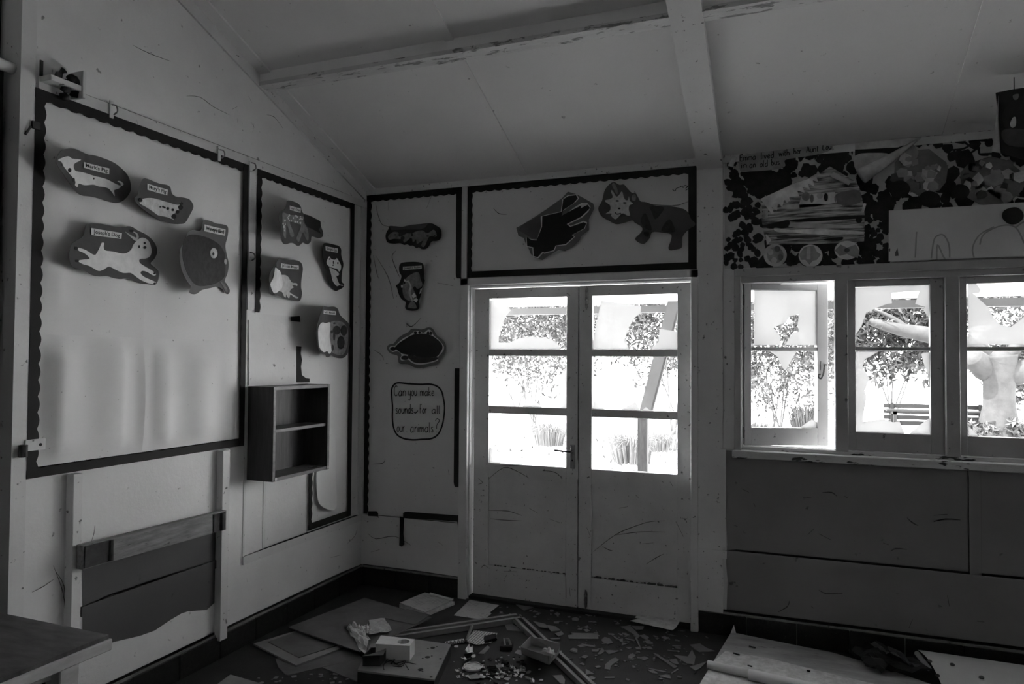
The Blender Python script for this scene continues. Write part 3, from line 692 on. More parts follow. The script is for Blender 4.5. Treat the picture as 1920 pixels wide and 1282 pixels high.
c.add('painted_face', [(315, 415), (350, 460), (410, 485), (460, 480), (485, 455), (545, 550), (575, 630), (560, 720), (530, 745), (490, 690), (400, 665), (340, 645), (280, 600), (260, 530)], whitep)
c.add('painted_body', [(320, 660), (400, 690), (470, 730), (530, 790), (510, 840), (470, 840), (500, 930), (540, 1020), (620, 1040), (600, 1060), (540, 1045), (490, 1065), (440, 1020), (390, 940), (360, 800)], offw)
for p, rx, ry in (((325, 472), 14, 18), ((505, 560), 14, 26), ((410, 545), 12, 40), ((400, 605), 18, 14)): c.dot('paint_spot', p, rx, ry, blackp)
c.label([(230, 185), (500, 240), (500, 335), (235, 285)], "George's Cat")
F_ = fr(575, 560, 10.684)
c = Cut('mouse_cutout', 'half white, half dark round-eared mouse on grey card, lowest in the corner', 'L', F_,
        [(340, 150), (430, 160), (540, 155), (620, 200), (660, 310), (740, 400), (830, 480), (880, 620), (875, 830), (840, 1040), (770, 1160), (690, 1190), (590, 1175), (490, 1135), (440, 1170), (390, 1165), (370, 1120), (290, 1090), (230, 960), (195, 780), (200, 560), (260, 340), (310, 200)], card, .045, .016)
c.add('white_half', [(310, 475), (380, 490), (465, 475), (470, 600), (460, 750), (480, 900), (495, 1050), (450, 1100), (410, 1050), (340, 1070), (270, 1000), (240, 900), (225, 660), (250, 540)], whitep)
c.add('dark_half', [(480, 470), (600, 440), (720, 470), (800, 560), (830, 700), (820, 900), (760, 1080), (680, 1130), (560, 1100), (500, 1050), (475, 800), (470, 600)], greyp)
for p, rx, ry in (((600, 630), 75, 90), ((745, 635), 65, 105), ((685, 875), 75, 130), ((550, 750), 22, 90), ((520, 980), 24, 60), ((505, 660), 20, 36), ((555, 490), 22, 18)): c.dot('paint_spot', p, rx, ry, darkp)
c.label([(335, 228), (580, 248), (580, 325), (330, 300)], "Kelly's Mouse")

# ---- small hooks on the picture rail and hardware
def hook(px, py, label, hgt=.075):
    p = Lp(px, py, .02); t = thing('cup_hook', label, 'hook', (0.014, p[1], p[2]))
    box('hook_plate', .014, .020, p[1]-.010, p[1]+.010, p[2]-hgt/2, p[2]+hgt/2, trimp, t, .002)
    MB().tube(spline([(.02, p[1], p[2]+.02), (.045, p[1], p[2]+.012), (.052, p[1], p[2]-.012), (.032, p[1], p[2]-.024)], 4, False), .0035, 6).build('hook_wire', steel, t)
hook(210, 205, 'small hook on the rail above the topmost pig'); hook(412, 288, 'small hook on the rail right of the first hook'); hook(471, 312, 'grubby hook on the rail between the two displays', .05)
hook(469, 480, 'little hook on the batten between the two displays', .05)
br = thing('wall_bracket', 'broken pale wooden bracket holding a black fitting at the display corner', 'bracket', (0.014, -2.2, 2.56))
pa, pb = Lp(66, 150, .05), Lp(108, 178, .05)
box('bracket_shelf', .014, .075, -2.272, -2.14, 2.572, 2.594, trimp, br, .002)
box('bracket_end', .014, .085, -2.148, -2.135, 2.545, 2.655, trimp, br, .002)
box('bracket_back', .014, .020, -2.275, -2.264, 2.594, 2.655, rust, br)
MB().tube([(.03, -2.215, 2.594), (.04, -2.215, 2.62), (.045, -2.20, 2.64)], .014, 8).build('rusty_fitting', rust, br)
p = Lp(126, 165, .03)
mb = MB().tube(spline([(.03, p[1]-.012, p[2]-.05), (.05, p[1]-.02, p[2]-.01), (.055, p[1], p[2]+.035), (.05, p[1]+.025, p[2]+.01), (.04, p[1]+.022, p[2]-.03)], 4, False), .018, 8); mb.build('black_fitting', blackp, br, 0, True)
hg = thing('hinge_strap', 'pale painted hinge strap across the lower left border', 'hinge', (0.02, -2.27, 1.19))
pa, pb = Lp(47, 838, .018), Lp(84, 832, .018)
box('strap', .017, .022, pa[1], pb[1], pb[2]-.02, pb[2]+.022, trimp, hg)
MB().tube([(.03, pa[1]-.015, pa[2]-.035), (.03, pa[1]-.015, pa[2]+.01)], .015, 8).build('knuckle', rust, hg)
MB().tube([(.021, pb[1]-.02, pb[2]), (.024, pb[1]-.02, pb[2])], .006, 8).build('screw', ink, hg)
lt = thing('door_latch', 'dark iron latch on the end post near the top of the display', 'latch', (0.014, -2.3, 2.33))
p = Lp(64, 232, .02); MB().box(.014, .024, p[1]-.008, p[1]+.022, p[2]-.018, p[2]+.010).build('latch_body', rust, lt)
MB().tube([(.018, p[1]-.03, p[2]-.05), (.024, p[1]-.015, p[2]-.015)], .004).build('latch_bar', rust, lt)

# ---- wall cabinet
cb_ = thing('wall_cabinet', 'open dark wooden wall cabinet with one shelf hung below the patch', 'cabinet', (0, -.84, .868))
X1, YA, YBB, ZA, ZB, T_ = .172, -1.108, -.618, .868, 1.366, .018
box('side_panel', 0.004, X1, YA, YA+T_, ZA, ZB, woodd, cb_, .002)
box('side_panel', 0.004, X1, YBB-T_, YBB, ZA, ZB, woodd, cb_, .002)
box('top_panel', 0.004, X1, YA+T_, YBB-T_, ZB-T_, ZB, woodm, cb_)
box('bottom_panel', 0.004, X1, YA+T_, YBB-T_, ZA, ZA+T_, woodm, cb_)
box('back_panel', 0.004, .010, YA+T_, YBB-T_, ZA+T_, ZB-T_, woodd, cb_)
box('shelf', 0.010, X1-.012, YA+T_, YBB-T_, 1.122, 1.138, woodm, cb_)
box('front_edge', X1, X1+.003, YA, YA+T_, ZA, ZB, woodm, cb_); box('front_edge', X1, X1+.003, YBB-T_, YBB, ZA, ZB, woodm, cb_)
for y in (YA+.022, YBB-.014): MB().tube([(X1-.001, y, ZA+.012), (X1+.006, y, ZA+.012)], .010, 10).build('shelf_stud', steel, cb_)
for k in range(6):
    y = -.74+.02*k; MB().tube([(.12, y, ZA+T_+.003), (.14+.01*(k % 2), y+.025, ZA+T_+.006)], .003, 5).build('debris_twig', rust, cb_)

# ---- timber rail between the studs
rl = thing('timber_rail', 'bare rough timber rail with iron plates across the two studs', 'timber rail', (0, -1.66, .77))
pL, pR = Lp(156, 1040, .075), Lp(417, 972, .075)
y0, y1 = pL[1]-.005, pR[1]+.02; zL, zR = Lp(156, 1022, .075)[2], Lp(417, 958, .075)[2]; hL = .095
MB().hexa([(.043, y0, zL-hL), (.08, y0, zL-hL), (.08, y1, zR-hL), (.043, y1, zR-hL), (.043, y0, zL), (.08, y0, zL), (.08, y1, zR), (.043, y1, zR)]).build('timber', woodr, rl)
def plate(py0, py1, ya, yb, z0, z1): box('iron_plate', .080, .085, ya, yb, z0, z1, rust, rl)
plate(0, 0, y0+.006, y0+.115, zL-hL+.004, zL-.004); plate(0, 0, y1-.085, y1-.01, zR-hL+.004, zR-.004)
MB().tube([(.088, y0+.12, zL-hL+.005), (.088, y0+.12, zL-.005)], .009, 8).build('hinge_pin', rust, rl)
MB().tube([(.088, y1-.035, zR-hL+.005), (.088, y1-.035, zR-.005)], .009, 8).build('hinge_pin', rust, rl)

# ---- curtain opening at far left
bx_ = struct('window_2', (-.1, -2.85, 0), 'boarded and curtained opening in the left wall')
for k in range(9):
    y = -2.45-.105*k; box('board', -.118, -.10, y, y+.1, 2.62, zc(y)-.0, cream, bx_, .003)
MB().tube([(-.03, -2.345, 2.60), (-.03, -3.35, 2.60)], .022, 10).build('curtain_rail', trimp, bx_, 0, True)
vs = []; fs = []; NN = 90
for j in range(2):
    for i in range(NN+1):
        y = -2.36-.98*i/NN; vs.append((-.06+.022*math.sin(i*.55)+.008*math.sin(i*1.7), y, 2.585 if j else .02))
for i in range(NN): fs.append((i, i+1, NN+2+i, NN+1+i))
cu = MB().add(vs, fs).build('curtain', curt, None, 0, True); tag(cu, 'black curtain hanging from the pale rail at the far left', 'curtain')
box('back_board', -.135, -.119, -3.36, -2.33, -.02, 3.9, curt, bx_)

# ================================================================ DOOR-WALL DISPLAYS
DB3 = thing('display_board', 'tall grey paper display with broken black border between corner and doors', 'display board', (.36, 0, .47))
wavy_sheet('paper_sheet', 'B', .022, .732, 1.30, 2.628, paperb, DB3, .003, 11)
wavy_sheet('paper_sheet', 'B', .022, .732, .475, 1.305, paperb, DB3, .003, 12)
border('B', (.020, 2.63), (.735, 2.63), .042, -1, DB3, .010)
border('B', (.022, .475), (.022, 2.63), .034, -1, DB3, .011)
border('B', (.735, 2.04), (.735, 2.63), .034, 1, DB3, .011)
border('B', (.735, .70), (.735, 1.46), .036, 1, DB3, .011)
q = lambda *p: [px2w('B', x, const(.012)) for x in p]
flat('scalloped_border', 'B', q((690, 958), (706, 958), (709, 962), (709, 968), (690, 967)), blk, const(.012), DB3)
a = q((756, 970), (864, 978)); border('B', a[0], a[1], .035, 1, DB3, .012)
flat('scalloped_border', 'B', q((750, 968), (758, 970), (757, 1000), (759, 1020), (754, 1024), (749, 1022), (750, 1000)), blk, lambda a, b: .012+.02*max(0, .5-b), DB3)
flat('scalloped_border', 'B', q((857, 974), (864, 972), (864, 992), (860, 992)), blk, const(.0135), DB3)
DB4 = thing('display_board', 'wide grey paper display with black scalloped border above the doors', 'display board', (1.5, 0, 2.04))
wavy_sheet('paper_sheet', 'B', .780, 1.28, 2.045, 2.628, paperb, DB4, .003, 13)
wavy_sheet('paper_sheet', 'B', 1.281, 2.208, 2.045, 2.628, paperb, DB4, .003, 14)
border('B', (.778, 2.63), (2.212, 2.63), .040, -1, DB4, .010); border('B', (.778, 2.04), (2.212, 2.04), .036, 1, DB4, .010)
border('B', (.778, 2.04), (.778, 2.63), .030, -1, DB4, .011); border('B', (2.212, 2.04), (2.212, 2.63), .042, 1, DB4, .011)

F_ = fr(715, 405, 16)
c = Cut('beast_cutout', 'dark blurry beast on black card, topmost beside the doors', 'B', F_,
        [(245, 300), (420, 305), (640, 320), (860, 270), (1150, 240), (1480, 215), (1640, 280), (1770, 380), (1800, 520), (1770, 680), (1660, 745), (1510, 765), (1430, 900), (1330, 985), (1210, 990), (1130, 940), (1050, 960), (960, 890), (860, 890), (780, 850), (680, 865), (560, 815), (380, 830), (190, 790), (130, 640), (150, 500), (220, 380)], cardb, .02, .016, 'high')
c.add('folded_top', [(250, 305), (640, 325), (900, 270), (1400, 230), (1320, 340), (1180, 400), (700, 400), (300, 420)], card, 1, False)
c.add('painted_beast', [(210, 600), (330, 490), (480, 480), (600, 600), (760, 520), (900, 520), (1080, 450), (1240, 430), (1340, 500), (1440, 490), (1560, 410), (1640, 480), (1650, 610), (1500, 600), (1420, 640), (1330, 850), (1270, 930), (1200, 880), (1240, 740), (1090, 830), (1060, 820), (1040, 700), (950, 790), (900, 650), (740, 770), (680, 790), (640, 700), (520, 690), (380, 680), (240, 710)], greyp, 2)
for p, rx, ry in (((560, 560), 45, 60), ((640, 660), 60, 60), ((920, 560), 30, 50), ((1390, 600), 40, 22), ((1605, 585), 20, 16), ((420, 560), 30, 20)): c.dot('paint_spot', p, rx, ry, darkp, 3)
F_ = fr(730, 480, 11.65)
c = Cut('fish_cutout', 'collaged fish standing on its tail on black card beside the doors', 'B', F_,
        [(300, 140), (400, 128), (560, 125), (700, 145), (750, 200), (760, 330), (755, 480), (775, 540), (720, 680), (690, 850), (650, 980), (655, 1120), (600, 1180), (490, 1195), (380, 1170), (345, 1110), (360, 1010), (270, 940), (210, 840), (170, 700), (145, 645), (220, 580), (265, 440), (220, 350), (215, 230), (250, 160)], cardb, .02, .016, 'high')
c.add('painted_fish', [(310, 570), (390, 460), (530, 370), (640, 360), (680, 500), (720, 640), (620, 720), (560, 660), (520, 700), (560, 800), (600, 900), (520, 980), (460, 990), (350, 930), (300, 830), (290, 700)], greyp)
c.add('white_stripe', [(320, 545), (335, 500), (370, 545), (420, 530), (460, 600), (490, 690), (470, 800), (510, 960), (490, 980), (450, 880), (420, 780), (450, 660), (400, 570)], offw, 2)
c.add('white_patch', [(490, 860), (545, 800), (590, 875), (520, 920)], whitep, 2, False); c.add('white_patch', [(525, 960), (590, 915), (625, 950), (590, 1015)], whitep, 2, False)
c.add('white_patch', [(680, 720), (720, 700), (690, 800), (655, 830)], whitep, 2, False); c.add('white_patch', [(255, 630), (295, 630), (295, 690), (260, 690)], whitep, 2, False)
c.add('tail', [(470, 1000), (540, 1000), (600, 1110), (580, 1140), (490, 1140), (400, 1120)], greyp, 2)
c.dot('eye', (330, 585), 20, 22, blackp, 3)
c.label([(300, 232), (710, 205), (710, 275), (300, 305)], "Joseph's Robin")
F_ = fr(720, 605, 14.242)
c = Cut('hedgehog_cutout', 'black hedgehog with pale outline on grey card above the lettering', 'B', F_,
        [(80, 670), (110, 600), (190, 560), (260, 550), (400, 390), (560, 290), (660, 240), (730, 165), (860, 155), (980, 175), (1070, 160), (1190, 118), (1290, 150), (1370, 260), (1420, 340), (1560, 450), (1640, 570), (1655, 690), (1620, 810), (1520, 960), (1460, 1080), (1330, 1130), (1120, 1190), (950, 1210), (810, 1190), (640, 1110), (460, 1100), (390, 1050), (370, 900), (310, 860), (200, 830), (120, 770)], cardm, .008, .014, 'high')
c.add('pale_outline', [(145, 660), (200, 620), (290, 615), (400, 510), (540, 400), (690, 330), (790, 240), (880, 220), (960, 225), (1050, 265), (1120, 230), (1190, 180), (1270, 220), (1320, 330), (1440, 430), (1540, 540), (1600, 650), (1570, 770), (1440, 920), (1440, 1000), (1280, 1065), (1060, 1110), (850, 1105), (720, 1050), (650, 990), (480, 1010), (435, 950), (470, 870), (430, 800), (340, 760), (230, 780), (160, 720)], whitep, 1)
c.add('black_body', [(300, 650), (400, 540), (540, 450), (700, 350), (860, 300), (1080, 290), (1270, 340), (1430, 450), (1540, 570), (1560, 680), (1500, 800), (1400, 910), (1200, 930), (1000, 920), (800, 880), (620, 850), (480, 820), (380, 750), (320, 700)], blackp, 2)
c.add('belly', [(640, 860), (900, 900), (1250, 930), (1420, 920), (1420, 980), (1250, 1040), (1060, 1075), (850, 1070), (720, 1000)], darkp, 2)
for p, rx, ry in (((240, 695), 78, 55), ((560, 935), 100, 60), ((840, 265), 45, 36), ((950, 258), 36, 30), ((1180, 280), 40, 50), ((1255, 280), 30, 50)): c.dot('paint_spot', p, rx, ry, blackp, 3)
F_ = fr(725, 710, 10.683)
sb = thing('lettered_note', 'hand lettered question in a rounded black outline beside the doors', 'sign', (.36, 0, .95))
o9 = const(.0085)
rr = spline([(200, 85), (420, 98), (680, 112), (860, 108), (1000, 145), (1090, 230), (1130, 360), (1160, 560), (1145, 760), (1110, 940), (1030, 1110), (900, 1195), (700, 1212), (520, 1222), (340, 1195), (210, 1120), (140, 980), (115, 780), (118, 560), (100, 330), (105, 190)], 4)
strokes('outline', 'B', F_, [rr+[rr[0]]], .011, ink, o9, sb, False)
for wd, x0, x1, bs, xh in (("Can", 150, 375, 345, 105), ("you", 435, 600, 340, 105), ("make", 675, 945, 340, 95), ("sounds", 180, 530, 695, 100), ("for", 660, 800, 690, 92), ("all", 905, 1060, 695, 85), ("our", 205, 360, 1060, 105), ("animals", 475, 930, 1070, 105), ("?", 975, 1055, 1070, 138)):
    strokes('lettering', 'B', F_, word_lines(wd, x0, x1, bs, xh), .0046, ink, o9, sb)
strokes('ink_mark', 'B', F_, [[(550, 670), (580, 685), (625, 635)]], .006, ink, o9, sb)
F_ = fr(960, 350, 9.156)
c = Cut('torn_cutout', 'torn black paint shape on grey card at the middle above the doors', 'B', F_,
        [(75, 705), (160, 660), (260, 600), (420, 500), (600, 380), (860, 195), (960, 85), (1110, 130), (1260, 210), (1395, 290), (1415, 370), (1320, 560), (1320, 745), (1190, 850), (1160, 920), (1060, 1020), (910, 1105), (800, 1085), (640, 1180), (520, 1255), (390, 1220), (320, 1150), (290, 1070), (235, 970), (200, 880), (110, 840)], cardm, .02, .016, 'low', False)
c.add('white_edge', [(240, 860), (330, 900), (430, 910), (500, 690), (495, 510), (550, 492), (840, 425), (865, 215), (960, 145), (1110, 130), (1150, 200), (1100, 260), (880, 410), (810, 510), (830, 545), (1050, 370), (1190, 280), (1290, 275), (1350, 350), (1310, 430), (1200, 530), (970, 645), (1010, 672), (1230, 585), (1290, 610), (1250, 720), (1040, 825), (1085, 855), (930, 1000), (760, 1020), (730, 1100), (560, 1150), (530, 1140), (450, 1230), (360, 1200), (350, 1050), (250, 1030)], whitep, 1, False)
c.add('black_paint', [(250, 862), (340, 915), (425, 920), (515, 690), (520, 508), (850, 432), (880, 215), (970, 160), (1100, 145), (1130, 200), (1050, 290), (880, 400), (850, 500), (1050, 390), (1190, 320), (1180, 370), (1300, 310), (1340, 365), (1270, 440), (1180, 520), (940, 640), (1000, 690), (1230, 610), (1275, 630), (1240, 715), (1030, 828), (1065, 860), (920, 985), (750, 1010), (715, 1090), (560, 1130), (520, 1120), (440, 1210), (375, 1190), (365, 1040), (262, 1020)], blackp, 2, False)
c.add('folded_corner', [(120, 750), (165, 665), (300, 590), (480, 490), (495, 680), (420, 890), (350, 890)], card, 2, False)
F_ = fr(1110, 330, 8.545)
c = Cut('lion_cutout', 'dark lion with pale smiling face at the right above the doors', 'B', F_,
        [(350, 95), (440, 140), (510, 135), (570, 200), (640, 270), (700, 275), (740, 340), (780, 405), (870, 420), (1050, 480), (1250, 485), (1430, 515), (1530, 570), (1590, 690), (1650, 750), (1640, 800), (1580, 830), (1470, 940), (1445, 1020), (1440, 1140), (1360, 1175), (1250, 1190), (1225, 1140), (1260, 1040), (1270, 940), (1150, 910), (970, 900), (920, 1000), (820, 1090), (690, 1010), (790, 900), (800, 820), (690, 750), (640, 710), (500, 755), (380, 770), (260, 710), (150, 640), (100, 520), (160, 400), (200, 240), (270, 140)], card, .0, .016, None)
c.add('painted_face', [(210, 390), (330, 345), (300, 240), (330, 235), (380, 320), (420, 320), (480, 245), (510, 340), (540, 385), (580, 380), (590, 325), (610, 400), (655, 440), (600, 470), (590, 540), (610, 630), (560, 630), (480, 600), (420, 660), (370, 690), (310, 640), (310, 600), (220, 605), (290, 550), (290, 470), (240, 430)], offw)
c.add('ear', [(320, 130), (360, 115), (410, 220), (400, 290), (340, 190)], greyp); c.add('ear', [(640, 320), (680, 290), (705, 330), (690, 400), (640, 380)], greyp)
for p, rx, ry in (((405, 398), 30, 12), ((525, 430), 30, 12), ((437, 520), 22, 14)): c.dot('paint_spot', p, rx, ry, blackp)
c.pen('mouth', [[(370, 580), (400, 610), (465, 595)]], .006)
c.add('dark_stripe', [(930, 480), (1150, 500), (1090, 620), (1010, 690), (960, 580)], darkp, 1); c.add('dark_stripe', [(780, 700), (860, 600), (960, 860), (830, 820)], darkp, 1); c.add('dark_stripe', [(1110, 870), (1240, 690), (1330, 850), (1300, 900)], darkp, 1)
c.add('paw_pad', [(830, 900), (910, 900), (905, 970), (850, 965)], darkp, 1)

# ================================================================ MURAL ABOVE THE WINDOWS
MU = thing('mural_panel', 'leaf printed dark mural sheet covering the wall above the windows', 'mural', (3.4, 0, 2.03))
flat('mural_sheet', 'B', [(2.366, 2.035), (4.70, 2.035), (4.70, 2.66), (2.366, 2.66)], muralb, const(.004), MU, .002)
F7 = fr(1355, 255, 5.1286); F8 = fr(1595, 160, 3.717)
rs = random.Random(11)
def blob(cx, cy, r, k=9, asp=1.0):
    ph = rs.random()*6.28
    return [(cx+r*asp*math.cos(ph+i*2*math.pi/k)*rs.uniform(.7, 1.2), cy+r*math.sin(ph+i*2*math.pi/k)*rs.uniform(.7, 1.2)) for i in range(k)]
mbp = MB(); cnt = 0
def add_blob(frame, pts, o):
    P = [px2w('B', frame(p), const(o)) for p in pts]
    mbp.add([w2p('B', a, b, o) for a, b in P]+[w2p('B', sum(x[0] for x in P)/len(P), sum(x[1] for x in P)/len(P), o)], [(i, (i+1) % len(P), len(P)) for i in range(len(P))])
for k in range(105):
    x = rs.uniform(15, 400); y = rs.uniform(330, 1270)
    if x > 230 and rs.random() < .5: r = rs.uniform(35, 60)
    else: r = rs.uniform(22, 42)
    add_blob(F7, blob(x, y, r), .0075+.00002*k)
for k in range(60): add_blob(F7, blob(rs.uniform(40, 1270), 0, rs.uniform(22, 44), 9) if False else [(q[0], q[1]+190-(q[0]-150)*.12+rs.choice((-12, 40, 100))) for q in blob(rs.uniform(60, 1240), 0, rs.uniform(20, 40), 9)], .0095+.00002*k)
for k in range(40): add_blob(F7, blob(rs.uniform(60, 640), rs.uniform(350, 540), rs.uniform(40, 80), 10), .0110+.00002*k)
for k in range(40): add_blob(F7, blob(rs.uniform(600, 1280), rs.uniform(100, 420)-.0, rs.uniform(30, 70), 10), .0110+.00002*k)
for k in range(90): add_blob(F7, blob(rs.uniform(380, 1440), rs.uniform(1010, 1270), rs.uniform(25, 60), 9), .0075+.00002*k)
for k in range(60): add_blob(F8, blob(rs.uniform(80, 700), rs.uniform(640, 880), rs.uniform(20, 60), 9), .0075+.00002*k)
for k in range(60): add_blob(F8, blob(rs.uniform(100, 262), rs.uniform(880, 1240), rs.uniform(12, 36), 9), .0075+.00002*k)
for k in range(40): add_blob(F8, blob(rs.uniform(650, 1700), rs.uniform(480, 840), rs.uniform(30, 70), 9), .0075+.00002*k)
for cx, cy in ((470, 400), (540, 385), (610, 410), (620, 350), (705, 362), (765, 380), (680, 438), (755, 482), (860, 385), (870, 405), (920, 340), (965, 345), (965, 400), (920, 370), (1010, 485), (700, 500), (1090, 470), (1140, 500), (1300, 400), (1380, 450), (1250, 470)): add_blob(F8, blob(cx, cy, 34, 8, 1.15), .012)
for k in range(30): add_blob(F7, blob(rs.uniform(150, 1050), 125-rs.uniform(0, 1)*5-rs.uniform(0, .06)*900+70*0, rs.uniform(8, 18), 7), .0115) if False else None
pr_ = mbp.build('leaf_prints', leafprint, MU); tag(pr_, kind='stuff')
strokes('stems', 'B', F8, [[(700, 450), (790, 440), (850, 400)], [(790, 395), (860, 440), (895, 440)], [(800, 490), (860, 455), (890, 420)], [(895, 430), (900, 480), (960, 485)], [(900, 480), (1000, 475)]], .010, leafprint, const(.0125), MU)
cp = Cut('caption_strip', 'hand lettered grey caption strip at the top left of the mural', 'B', F7,
         [(160, 190), (200, 180), (420, 150), (640, 125), (860, 100), (1040, 78), (1050, 125), (960, 165), (830, 192), (700, 210), (600, 232), (602, 285), (560, 310), (470, 325), (360, 335), (260, 340), (175, 342), (160, 270)], skinp[3], 0, .016, None, True, 'caption', 'strip')
for wd, x0, x1, bs in (("Emma", 168, 318, 240), ("lived", 372, 488, 220), ("with", 542, 638, 195), ("her", 686, 756, 175), ("Aunt", 806, 920, 158), ("Lou", 962, 1042, 134), ("in", 182, 228, 308), ("an", 260, 314, 306), ("old", 358, 430, 298), ("bus.", 470, 556, 282)):
    strokes('lettering', 'B', F7, word_lines(wd, x0, x1, bs, 33, -.10), .0042, ink, const(.0185), cp.root)
bu = Cut('bus_collage', 'streaky painted paper bus with a peeling fringed roof on the mural', 'B', F7,
         [(362, 612), (500, 545), (690, 452), (900, 388), (1030, 292), (1080, 320), (1268, 432), (1310, 482), (1350, 640), (1365, 760), (1360, 1012), (1100, 1030), (900, 1036), (430, 1044), (395, 930), (375, 800), (380, 700)], busm, 0, .018, None, False, 'collage', 'bus_body')
bu.add('roof_fringe', [(362, 605), (560, 515), (690, 455), (900, 388), (918, 440), (868, 425), (884, 488), (818, 452), (842, 520), (764, 488), (792, 546), (716, 524), (738, 580), (640, 590), (652, 632), (592, 612), (572, 682), (532, 645), (522, 716), (472, 682), (494, 746), (470, 748), (420, 680)], skinp[5], 3, False)
bu.add('window_strip', [(735, 655), (762, 562), (1080, 540), (1098, 640), (900, 676), (740, 692)], skinp[5], 2, False)
for p, rx, ry, m in (((800, 580), 40, 42, skinp[3]), ((858, 600), 18, 40, skinp[2]), ((992, 588), 20, 38, skinp[0]), ((935, 575), 30, 30, skinp[4]), ((1310, 805), 32, 32, skinp[0]), ((620, 620), 16, 22, whitep)): bu.dot('paint_patch', p, rx, ry, m, 3)
for pts, m in (([(500, 880), (640, 900), (900, 895), (1300, 915), (1340, 935), (1000, 950), (700, 930), (520, 920)], skinp[5]), ([(400, 860), (560, 820), (640, 810), (620, 880), (460, 890)], skinp[0]), ([(980, 990), (1150, 970), (1130, 1005), (990, 1005)], skinp[0]), ([(640, 850), (800, 840), (1290, 860), (1300, 885), (700, 880)], skinp[4]), ([(620, 660), (1090, 655), (1100, 680), (620, 700)], skinp[4]), ([(700, 800), (1340, 760), (1350, 790), (720, 825)], skinp[0]), ([(560, 960), (900, 955), (890, 975), (560, 985)], skinp[1]), ([(1090, 560), (1300, 520), (1320, 640), (1110, 660)], skinp[2])): bu.add('paint_streak', pts, m, 2)
bu.add('curled_corner', [(415, 940), (470, 1000), (425, 1050)], whitep, 3, False)
def roll_px(root, name, frame, p, q, r, m, o=.03):
    a = px2w('B', frame(p), const(o)); b = px2w('B', frame(q), const(o))
    return MB().tube([w2p('B', a[0], a[1], o), w2p('B', b[0], b[1], o)], r, 12).build(name, m, root, 0, True)
roll_px(bu.root, 'paper_curl', F7, (1050, 368), (1225, 450), .014, skinp[4]); roll_px(bu.root, 'paper_curl', F7, (412, 712), (408, 790), .013, skinp[4]); roll_px(bu.root, 'paper_curl', F7, (1368, 650), (1345, 730), .007, skinp[5])
roll_px(bu.root, 'paper_curl', F7, (115, 200), (75, 290), .014, skinp[4])
def wheel(c, rx, ry, label, kind):
    k = bu.dot('wheel', c, rx, ry, skinp[4] if kind == 0 else whitep, 4); k['label'] = label
    if kind == 0:
        bu.dot('inner_ring', c, rx*.72, ry*.72, skinp[3], 5, k)
        for d in ((-45, -30), (50, 20), (-10, 50), (20, -60)): bu.dot('paint_patch', (c[0]+d[0], c[1]+d[1]), 28, 30, skinp[4 if d[0] < 0 else 2], 6, k)
    elif kind == 1:
        bu.add('painted_star', [(c[0]-112, c[1]-10), (c[0]-60, c[1]-80), (c[0]+30, c[1]-100), (c[0]+60, c[1]-40), (c[0]+100, c[1]-10), (c[0]+60, c[1]+40), (c[0]+20, c[1]+50), (c[0]-10, c[1]+85), (c[0]-50, c[1]+40), (c[0]-90, c[1]+40)], skinp[3], 5, False, k)
        bu.add('bar', [(c[0]-35, c[1]-85), (c[0], c[1]-85), (c[0], c[1]+35), (c[0]-40, c[1]+35)], skinp[4], 6, False, k)
    else:
        bu.add('painted_bow', [(c[0]-118, c[1]), (c[0]-60, c[1]-55), (c[0], c[1]-25), (c[0]+85, c[1]-55), (c[0]+120, c[1]+10), (c[0]+105, c[1]+75), (c[0]+40, c[1]+55), (c[0], c[1]+35), (c[0]-70, c[1]+55)], skinp[3], 5, False, k)
        bu.dot('dark_centre', c, 25, 20, skinp[1], 6, k)
wheel((505, 1145), 112, 108, 'mottled grey paper wheel, leftmost under the paper bus', 0)
wheel((845, 1150), 115, 108, 'white paper wheel with a grey star under the paper bus', 1)
wheel((1195, 1098), 120, 90, 'white paper wheel with a grey bow, rightmost under the paper bus', 2)
def patchwork(name, label, frame, cx, cy, rx, ry, nn, seed, base):
    t = thing(name, label, 'collage', w2p('B', *px2w('B', frame((cx, cy+ry)), const(base)), 0)); r = random.Random(seed)
    bk = [(cx+rx*math.cos(i*math.pi/8)*r.uniform(.9, 1.05), cy+ry*math.sin(i*math.pi/8)*r.uniform(.9, 1.05)) for i in range(16)]
    flat('backing', 'B', [px2w('B', frame(p), const(base)) for p in bk], skinp[2], const(base), t)
    for k in range(nn):
        an = r.random()*6.28; d = math.sqrt(r.random())*.85; x = cx+rx*d*math.cos(an); y = cy+ry*d*math.sin(an); s = r.uniform(25, 60)
        kk = r.randint(4, 6); ph = r.random()*6.28
        pts = [(x+s*math.cos(ph+i*2*math.pi/kk)*r.uniform(.7, 1.2), y+s*.9*math.sin(ph+i*2*math.pi/kk)*r.uniform(.7, 1.2)) for i in range(kk)]
        flat('paper_patch', 'B', [px2w('B', frame(p), const(base)) for p in pts], r.choice(skinp[1:]+[skinp[2], skinp[3]]), const(base+.0012+.0007*(k % 9)), t, .0006)
patchwork('tree_collage', 'round patchwork paper tree nearest the paper bus', F8, 480, 605, 195, 170, 34, 5, .016)
patchwork('tree_collage', 'second patchwork paper tree above the white drawing sheet', F8, 985, 670, 235, 170, 38, 6, .016)
def oval(cx, cy, rx, ry, label, o=.028):
    P = spline([(cx+rx*math.cos(i*math.pi/5), cy+ry*math.sin(i*math.pi/5)*rs.uniform(.92, 1.08)) for i in range(10)], 3)
    f = flat('paper_oval', 'B', [px2w('B', F8(p), const(o)) for p in P], cardb, const(o), None, .0012); tag(f, label, 'paper oval')
oval(340, 722, 75, 62, 'dark paper oval at the lower left of the first patchwork tree'); oval(550, 792, 76, 56, 'dark paper oval below the first patchwork tree'); oval(765, 740, 64, 52, 'dark paper oval between the two patchwork trees')
oval(1130, 908, 76, 58, 'dark paper oval stuck on the white drawing sheet', .05)
